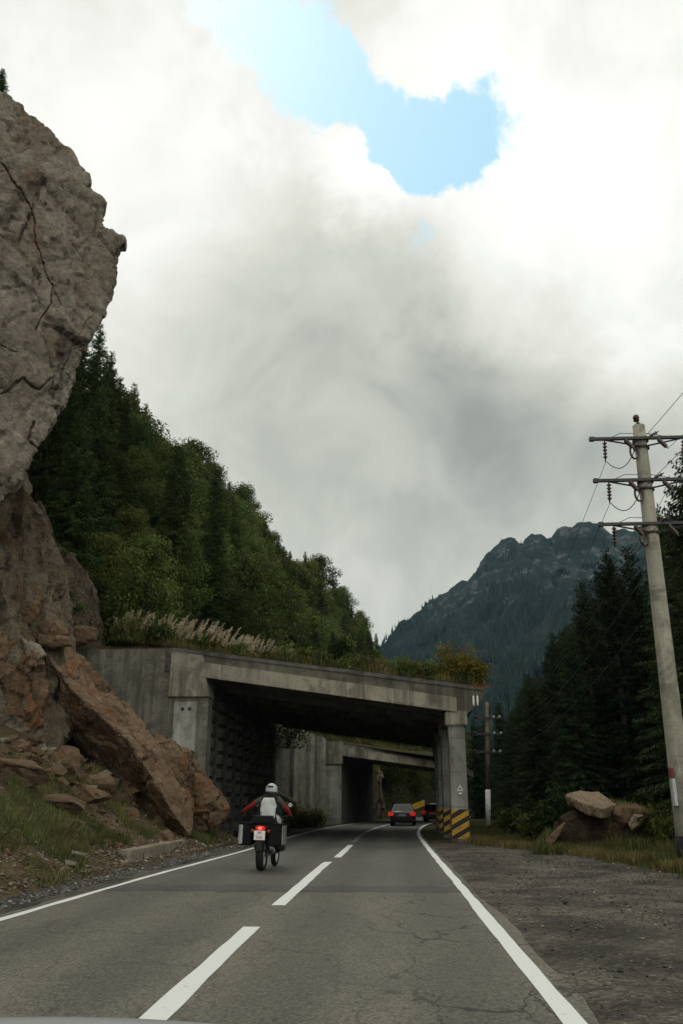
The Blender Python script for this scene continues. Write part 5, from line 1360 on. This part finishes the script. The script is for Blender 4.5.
# warning board at the bend
y = 104.0; p = P(418.5, 808, y); bs = thing('warning_board', 'orange and yellow warning board on posts at the bend beyond the galleries', 'sign', (p.x, y, tz(p.x, y)))
mb = MB(); a, b_ = P(412.5, 806.5, y), P(424.5, 802, y); hh_ = .42
mb.hexa([a + Vector((0, -.02, -hh_)), b_ + Vector((0, -.02, -hh_)), b_ + Vector((0, .02, -hh_)), a + Vector((0, .02, -hh_))], [a + Vector((0, -.02, hh_ * .6)), b_ + Vector((0, -.02, hh_ * .6)), b_ + Vector((0, .02, hh_ * .6)), a + Vector((0, .02, hh_ * .6))])
mb.build('panel', M['yellow'], bs)
for px in (414.5, 422.5):
    q = P(px, 806, y); mb = MB(); mb.tube([(q.x, y + .06, tz(q.x, y) - .2), (q.x, y + .06, q.z)], .05, 8); mb.build('post', M['steel'], bs)
M['pale_wood'] = rock_mat('bleached_wood', [(.3, (.26, .22, .17)), (.6, (.4, .35, .28)), (.8, (.5, .44, .36))], 2.0, None, 0, .5, .02)
# log propped by the wall
a, b_ = P(271, 792, 58.4), P(297, 803.5, 58.4); mb = MB(); mb.tube([a, a.lerp(b_, .5) + Vector((0, 0, .04)), b_], [.19, .17, .16], 10)
o = mb.build('fallen_log', M['pale_wood'], None, False, .02); rebase(o, (a.x, a.y, min(a.z, b_.z))); tag(o, 'greyish brown log lying aslant over the weeds behind the rider', 'log')
p = a.lerp(b_, .12); q = a.lerp(b_, .85)
for z_ in ():
    pass
shrub((p.x, 58.7, 0), p.z - .1, 1.3, 'leaf', 'green bush holding up the upper end of the fallen log', n=900, leaf=.08, seed=95)
shrub((q.x, 58.7, 0), q.z - .1, 1.0, 'leaf_yellow', 'yellow-green bush holding up the lower end of the fallen log', n=700, leaf=.08, seed=96)

# ------------------------------------------------------------------ motorcycle
g0 = G(261, 871, 0); BT = Matrix.Translation(g0) @ Matrix.Rotation(R(-3.5), 4, 'Z') @ Matrix.Rotation(R(1.5), 4, 'Y')
bike = thing('motorcycle', 'black touring motorcycle with two metal panniers and a lit tail lamp', 'motorcycle', tuple(g0))
def bpart(name, mb, mat, parent=None, smooth=False, bevel=0): return mb.build(name, M[mat] if isinstance(mat, str) else mat, parent or bike, smooth, bevel, T=BT)
for y, r_, w_ in ((0, .33, .085), (1.55, .34, .06)):
    mb = MB(); mb.lathe((-w_, y, r_), (1, 0, 0), [(.02, r_ * .72), (0, r_ * .8), (.01, r_ * .93), (w_, r_), (2 * w_ - .01, r_ * .93), (2 * w_, r_ * .8), (2 * w_ - .02, r_ * .72), (.02, r_ * .72)], 28); wh = bpart('wheel', mb, 'rubber', None, True)
    mb = MB(); mb.lathe((-w_ * .6, y, r_), (1, 0, 0), [(0, r_ * .74), (.02, r_ * .62), (w_ * 1.2 - .02, r_ * .62), (w_ * 1.2, r_ * .74)], 28)
    mb.lathe((-.06, y, r_), (1, 0, 0), [(0, 0), (0, .06), (.12, .06), (.12, 0)], 14)
    for k in range(6):
        a = k * math.pi / 3; mb.tube([(0, y, r_), (0, y + math.cos(a) * r_ * .68, r_ + math.sin(a) * r_ * .68)], .014, 6)
    bpart('rim', mb, 'silver', wh)
mb = MB(); mb.box(-.1, .1, -.33, -.22, .52, .74); mb.box(-.11, .11, -.3, .35, .68, .78); mb.box(-.09, .09, -.36, -.3, .4, .66); bpart('rear_mudguard', mb, 'black', None, False, .03)
mb = MB(); mb.box(-.16, .16, .1, .95, .78, .9); bpart('seat', mb, 'black_cloth', None, False, .05)
mb = MB(); mb.tube([(0, .75, .82), (0, .95, .95), (0, 1.2, .98), (0, 1.38, .85)], [.14, .22, .2, .1], 14); bpart('fuel_tank', mb, 'silver', None, True)
mb = MB(); mb.box(-.17, .17, .55, 1.05, .34, .72); mb.lathe((-.36, .85, .48), (1, 0, 0), [(0, 0), (0, .1), (.16, .12), (.56, .12), (.72, .1), (.72, 0)], 14); bpart('engine', mb, 'steel', None, False, .03)
mb = MB(); mb.box(-.09, .09, 0, .7, .3, .42); mb.tube([(0, .1, .85), (0, .7, .6)], .05, 8); bpart('frame', mb, 'steel')
mb = MB()
for s_ in (-1, 1): mb.tube([(s_ * .1, 1.55, .34), (s_ * .1, 1.25, 1.0)], .03, 8)
bpart('front_fork', mb, 'steel')
mb = MB(); mb.hexa([(-.24, 1.1, .8), (.24, 1.1, .8), (.12, 1.6, .85), (-.12, 1.6, .85)], [(-.26, 1.15, 1.08), (.26, 1.15, 1.08), (.13, 1.5, 1.12), (-.13, 1.5, 1.12)]); bpart('fairing', mb, 'black', None, False, .04)
mb = MB(); mb.hexa([(-.2, 1.28, 1.1), (.2, 1.28, 1.1), (.2, 1.295, 1.1), (-.2, 1.295, 1.1)], [(-.15, 1.13, 1.42), (.15, 1.13, 1.42), (.15, 1.145, 1.42), (-.15, 1.145, 1.42)]); bpart('windscreen', mb, 'glass')
mb = MB(); mb.tube([(-.46, 1.0, 1.12), (-.3, 1.12, 1.13), (-.1, 1.2, 1.06), (.1, 1.2, 1.06), (.3, 1.12, 1.13), (.46, 1.0, 1.12)], .016, 8); hb = bpart('handlebar', mb, 'steel')
for s_ in (-1, 1):
    mb = MB(); mb.tube([(s_ * .49, .975, 1.12), (s_ * .36, 1.07, 1.126)], .022, 8); bpart('grip', mb, 'rubber', hb)
    mb = MB(); mb.tube([(s_ * .32, 1.1, 1.13), (s_ * .38, 1.1, 1.36)], .01, 6); mi_ = bpart('mirror', mb, 'black')
    mb = MB(); mb.lathe((s_ * .4, 1.09, 1.38), (0, -1, 0), [(0, .0), (0, .04), (.03, .05), (.034, .045), (.034, 0)], 12); bpart('mirror_head', mb, 'silver', mi_)
    mb = MB(); mb.box(s_ * .34 - .14, s_ * .34 + .14, -.3, .22, .53, .98); pn = bpart('pannier', mb, 'matte_black', None, False, .03)
    mb = MB(); mb.box(s_ * .487 - .007, s_ * .487 + .007, -.27, .19, .56, .95); bpart('pannier_side', mb, 'alu', pn, False, .004)
    if s_ < 0:
        mb = MB(); mb.box(s_ * .43 - .035, s_ * .43 + .035, -.309, -.297, .56, .95); bpart('pannier_edge', mb, 'alu', pn, False, .004)
    mb = MB(); mb.box(s_ * .34 - .145, s_ * .34 + .145, -.305, .225, .955, .99); bpart('pannier_lid', mb, 'matte_black', pn, False, .012)
    mb = MB(); mb.lathe((s_ * .18, -.22, .83), (0, -1, 0), [(0, .04), (.08, .04), (.1, .02), (.1, 0)], 12); bpart('turn_signal', mb, plain('orange_lens', (.22, .03, .012), .4))
    mb = MB(); mb.tube([(s_ * .1, .6, .36), (s_ * .28, .58, .36)], .02, 6); bpart('foot_peg', mb, 'steel')
mb = MB(); mb.tube([(.12, .9, .42), (.16, .5, .36), (.2, .25, .42), (.21, -.1, .5)], [.03, .03, .05, .055], 10); bpart('exhaust', mb, 'alu', None, True)
mb = MB(); mb.box(-.11, .11, -.35, -.24, .835, .935); tl = bpart('tail_light', mb, 'lamp_on', None, False, .03)
mb = MB(); mb.box(-.05, .05, -.36, -.33, .86, .915); bpart('bulb', mb, 'lamp_bulb', tl, False, .012)
mb = MB(); mb.box(-.125, .125, -.372, -.36, .645, .84); pl = bpart('number_plate', mb, 'white', None, False, .006)
# lettering of the plate: two short rows
def plate_text(txt, z, size, mat):
    cu = bpy.data.curves.new('plate_writing', 'FONT'); cu.body = txt; cu.size = size; cu.align_x = 'CENTER'; cu.align_y = 'CENTER'; cu.extrude = .001
    o = bpy.data.objects.new('plate_writing', cu); COL.objects.link(o)
    me = bpy.data.meshes.new_from_object(o.evaluated_get(bpy.context.evaluated_depsgraph_get())); bpy.data.objects.remove(o)
    me.transform(Matrix.Translation(-g0) @ BT @ Matrix.Translation((0, -.3745, z)) @ Matrix.Rotation(math.pi / 2, 4, 'X')); me.materials.clear(); me.materials.append(mat)
    o = bpy.data.objects.new('plate_writing', me); COL.objects.link(o); o.parent = pl; o['_o'] = list(g0)
plate_text('IM', .79, .085, plain('plate_ink', (.03, .05, .05), .6)); plate_text('1041', .70, .085, M['red_plate'])
mb = MB(); mb.hexa([(-.3, -.2, .95), (.3, -.2, .95), (.28, .22, .95), (-.28, .22, .95)], [(-.25, -.16, 1.13), (.25, -.16, 1.13), (.24, .2, 1.15), (-.24, .2, 1.15)]); bpart('luggage_bag', mb, 'matte_black', None, False, .05)
mb = MB(); mb.box(-.2, .2, -.18, .14, .9, .94); bpart('luggage_rack', mb, 'black', None, False, .01)

# ------------------------------------------------------------------ rider
J = {  # local joints: position, radius
 'hip': ((0, .48, .98), (.17, .14)), 'waist': ((0, .5, 1.16), (.165, .125)), 'chest': ((0, .54, 1.38), (.2, .14)), 'collar': ((0, .58, 1.52), (.13, .1)), 'neck': ((0, .6, 1.6), (.065, .065)), 'head': ((.01, .63, 1.7), (.09, .1)),
 'shl': ((-.2, .57, 1.49), (.09, .085)), 'ell': ((-.43, .62, 1.345), (.066, .062)), 'wrl': ((-.68, .74, 1.2), (.047, .044)), 'pal': ((-.75, .78, 1.165), (.042, .026)),
 'shr': ((.2, .57, 1.49), (.09, .085)), 'elr': ((.41, .7, 1.27), (.064, .06)), 'wrr': ((.44, .92, 1.16), (.045, .042)), 'par': ((.435, .99, 1.155), (.042, .03)),
 'thl': ((-.14, .56, .95), (.11, .1)), 'knl': ((-.26, .92, .8), (.082, .075)), 'anl': ((-.24, .58, .46), (.052, .055)), 'tol': ((-.25, .74, .38), (.05, .038)),
 'thr': ((.14, .56, .95), (.11, .1)), 'knr': ((.26, .92, .8), (.082, .075)), 'anr': ((.24, .58, .46), (.052, .055)), 'tor': ((.25, .74, .38), (.05, .038))}
E = [('hip', 'waist'), ('waist', 'chest'), ('chest', 'collar'), ('collar', 'neck'), ('neck', 'head')]
for s_ in 'lr': E += [('collar', 'sh' + s_), ('sh' + s_, 'el' + s_), ('el' + s_, 'wr' + s_), ('wr' + s_, 'pa' + s_), ('hip', 'th' + s_), ('th' + s_, 'kn' + s_), ('kn' + s_, 'an' + s_), ('an' + s_, 'to' + s_)]
ks = list(J)
me = bpy.data.meshes.new('person'); me.from_pydata([J[k][0] for k in ks], [(ks.index(a), ks.index(b)) for a, b in E], [])
person = bpy.data.objects.new('person', me); COL.objects.link(person)
person.modifiers.new('s', 'SKIN'); 
for k, sv_ in zip(ks, person.data.skin_vertices[0].data): sv_.radius = J[k][1]; sv_.use_root = (k == 'hip')
sb = person.modifiers.new('d', 'SUBSURF'); sb.levels = 2; sb.render_levels = 2
modified(person)
M['jacket'] = plain('dark_grey_jacket', (.07, .062, .055), .8, .15)
# fingers: left hand open and pointing out, right hand closed round the grip
fg = MB()
lp = Vector(J['pal'][0]); ld = (lp - Vector(J['wrl'][0])).normalized()
for i, (o_, ln_) in enumerate(((-.03, .075), (-.01, .085), (.01, .08), (.028, .062))):
    s0 = lp + Vector((0, o_, 0)); fg.tube([s0, s0 + ld * ln_ * .7, s0 + ld * ln_ * 1.1 + Vector((0, 0, -.02)), s0 + ld * ln_ * 1.35 + Vector((0, 0, -.045))], [.011, .01, .009, .006], 7)
fg.tube([lp + Vector((.02, .03, 0)), lp + Vector((.0, .065, -.01)), lp + ld * .03 + Vector((0, .085, -.02))], [.012, .011, .008], 7)
gp = Vector((.43, 1.02, 1.123)); gd = Vector((-.13, .095, .006)).normalized()
for i in range(4):
    c_ = gp + gd * (-.035 + .023 * i); fg.tube([c_ + Vector((0, -.03, .03)), c_ + Vector((0, .012, .042)), c_ + Vector((0, .042, .012)), c_ + Vector((0, .03, -.026)), c_ + Vector((0, 0, -.032))], [.011, .011, .01, .009, .007], 7)
c_ = gp + gd * .055; fg.tube([c_ + Vector((0, -.035, .02)), c_ + Vector((0, -.03, -.015)), c_ + Vector((0, .005, -.032))], [.012, .011, .008], 7)
ho = fg.build('fingers', M['black_cloth']); join_into(person, [ho])
me = person.data; me.materials.clear()
for mt in ('black_cloth', 'red', 'jacket', 'black'): me.materials.append(M[mt])
mi = []
for f in me.polygons:
    c_ = f.center; ax = abs(c_.x); k = 0
    if c_.z > 1.02 and ax > .34 and not (c_.x < -.655 or (c_.x > .3 and c_.y > .9)): k = 1
    k = 2 if k == 0 and c_.z > 1.2 and .2 < ax <= .34 else k
    mi.append(k)
me.polygons.foreach_set('material_index', mi); me.polygons.foreach_set('use_smooth', [True] * len(mi))
me.transform(BT); person['_o'] = [0, 0, 0]; rebase(person, BT @ Vector((0, .48, .9)))
tag(person, 'rider in silver helmet, pale grey back panel and red sleeves, left hand held out', 'person')
def on_rider(name, mb, mat, smooth=True): return mb.build(name, M[mat], person, smooth, T=BT)
mb = MB(); hc = Vector((.01, .64, 1.715)); mb.lathe(hc - Vector((0, 0, .15)), (.02, .1, 1), [(0, .07), (.01, .11), (.07, .132), (.15, .14), (.21, .125), (.26, .085), (.285, .035), (.29, 0)], 22); hm_ = on_rider('helmet', mb, 'silver')
mb = MB(); mb.lathe(hc - Vector((0, 0, .135)), (.02, .1, 1), [(-.03, .08), (0, .115), (.03, .126), (.075, .136), (.08, .12)], 22); on_rider('helmet_rim', mb, 'black')
mb = MB(); mb.tube([hc + Vector((.142 * math.sin(t), .02 + .142 * math.cos(t), .03)) for t in np.linspace(-1.2, 1.2, 9)], .045, 8); on_rider('visor', mb, 'glass')
mb = MB(); mb.tube([hc + Vector((.1 * math.sin(t), -.02 - .118 * math.cos(t), .045 + .02 * math.cos(t))) for t in np.linspace(-.7, .7, 7)], .016, 8); on_rider('helmet_spoiler', mb, 'black')
# back panel hugging the torso, cut from offsets of the body
V = []; nx_, nz_ = 13, 13
bm = bmesh.new(); bm.from_mesh(me); from mathutils.bvhtree import BVHTree
bm.transform(Matrix.Translation(person.location)); bm.transform(BT.inverted()); bv = BVHTree.FromBMesh(bm); bm.free()
for lay in (.014, .03):
    for iz in range(nz_):
        for ix in range(nx_):
            fz_ = iz / (nz_ - 1); x = (ix / (nx_ - 1) - .5) * 2 * np.interp(fz_, [0, .7, 1], [.165, .185, .12]); z = 1.07 + fz_ * .46
            h_ = bv.ray_cast(Vector((x * .96, -.5, z)), Vector((0, 1, 0))); yy = h_[0].y if h_[0] else .45
            V.append((x, min(yy, .56) - lay, z))
fs = []
m_ = nx_ * nz_
for iz in range(nz_ - 1):
    for ix in range(nx_ - 1):
        a = iz * nx_ + ix; q = (a, a + 1, a + nx_ + 1, a + nx_); fs += [q, tuple(m_ + k for k in reversed(q))]
rim = [i for i in range(nx_)] + [(i + 1) * nx_ + nx_ - 1 for i in range(nz_ - 1)] + [(nz_ - 1) * nx_ + i for i in range(nx_ - 2, -1, -1)] + [i * nx_ for i in range(nz_ - 2, 0, -1)]
for i in range(len(rim)): a, b_ = rim[i], rim[(i + 1) % len(rim)]; fs.append((b_, a, m_ + a, m_ + b_))
mb = MB(); mb.add(V, fs); on_rider('back_panel', mb, 'grey_cloth')

# ------------------------------------------------------------------ front of the car the view is taken from
oc = thing('car', 'pale grey car bonnet at the bottom left, from which the road is seen', 'car', (-.7, 1.0, 0)); cx0 = -.7
V = []; nu, nv = 33, 15
def hood(u, f):                         # u -1..1 across, f 0 cowl .. 1 lip
    y = .95 + 1.13 * f - .16 * u * u * f; z = .944 + .035 * (1 - f) - .05 * u * u - .03 * abs(u) ** 4 - .05 * max(0, f - .85) ** 1.0 * 2
    return (cx0 + u * .92, y, z)
for lay in (0, -.04):
    for j in range(nv):
        for i in range(nu):
            x, y, z = hood(i / (nu - 1) * 2 - 1, j / (nv - 1)); V.append((x, y, z + lay))
fs = []; m_ = nu * nv
for j in range(nv - 1):
    for i in range(nu - 1):
        a = j * nu + i; q = (a, a + 1, a + nu + 1, a + nu); fs += [q, tuple(m_ + k for k in reversed(q))]
rim = [i for i in range(nu)] + [(j + 1) * nu + nu - 1 for j in range(nv - 1)] + [(nv - 1) * nu + i for i in range(nu - 2, -1, -1)] + [j * nu for j in range(nv - 2, 0, -1)]
for i in range(len(rim)): a, b_ = rim[i], rim[(i + 1) % len(rim)]; fs.append((b_, a, m_ + a, m_ + b_))
PG = plain('grey_car_paint', (.36, .37, .37), .35, .5, .2, .05)
MB().add(V, fs).build('bonnet', PG, oc, True)
mb = MB(); mb.hexa([(cx0 - .82, .9, .25), (cx0 + .82, .9, .25), (cx0 + .8, 1.95, .25), (cx0 + .45, 2.18, .25), (cx0 - .45, 2.18, .25), (cx0 - .8, 1.95, .25)],
                   [(cx0 - .8, .9, .87), (cx0 + .8, .9, .87), (cx0 + .76, 1.86, .8), (cx0 + .45, 2.06, .82), (cx0 - .45, 2.06, .82), (cx0 - .76, 1.86, .8)])
mb.build('body', PG, oc, False, .05)
mb = MB(); mb.box(cx0 - .72, cx0 + .72, 2.0, 2.24, .3, .52); mb.build('bumper', M['black'], oc, False, .05)
mb = MB(); mb.box(cx0 - .4, cx0 + .4, 2.08, 2.17, .58, .7); mb.build('grille', M['black'], oc, False, .02)
for s_ in (-1, 1):
    mb = MB(); mb.hexa([(cx0 + s_ * .5, 2.13, .6), (cx0 + s_ * .76, 1.98, .6), (cx0 + s_ * .74, 1.9, .6), (cx0 + s_ * .5, 2.0, .6)], [(cx0 + s_ * .5, 2.09, .76), (cx0 + s_ * .76, 1.92, .76), (cx0 + s_ * .74, 1.88, .76), (cx0 + s_ * .5, 1.98, .76)]); mb.build('headlight', M['lamp_clear'], oc, False, .01)
    c_ = Vector((cx0 + s_ * .8, 1.35, .32)); ax = Vector((s_, 0, 0)); mb = MB(); mb.lathe(c_ - ax * .17, ax, [(0, .2), (0, .3), (.02, .32), (.19, .32), (.21, .3), (.21, .2)], 24); wh = mb.build('wheel', M['rubber'], oc, True)
    mb = MB(); mb.lathe(c_, ax, [(0, .2), (.02, .19), (.0, .1), (.02, .05), (.02, 0)], 16); mb.build('rim', M['alu'], wh, True)

# ------------------------------------------------------------------ thin mountain air
m = bpy.data.materials.new('air'); m.use_nodes = True; nt = m.node_tree; nt.nodes.remove(nt.nodes['Principled BSDF'])
pv_ = nt.nodes.new('ShaderNodeVolumePrincipled'); pv_.inputs['Color'].default_value = (.42, .72, 1, 1); pv_.inputs['Density'].default_value = 8.0e-5; pv_.inputs['Anisotropy'].default_value = .1
nt.links.new(pv_.outputs[0], nt.nodes['Material Output'].inputs['Volume'])
mb = MB(); mb.box(-3100, 3100, -350, 4100, -60, 560)
tag(mb.build('haze', m), 'thin bluish mountain haze', 'haze', None, 'stuff')
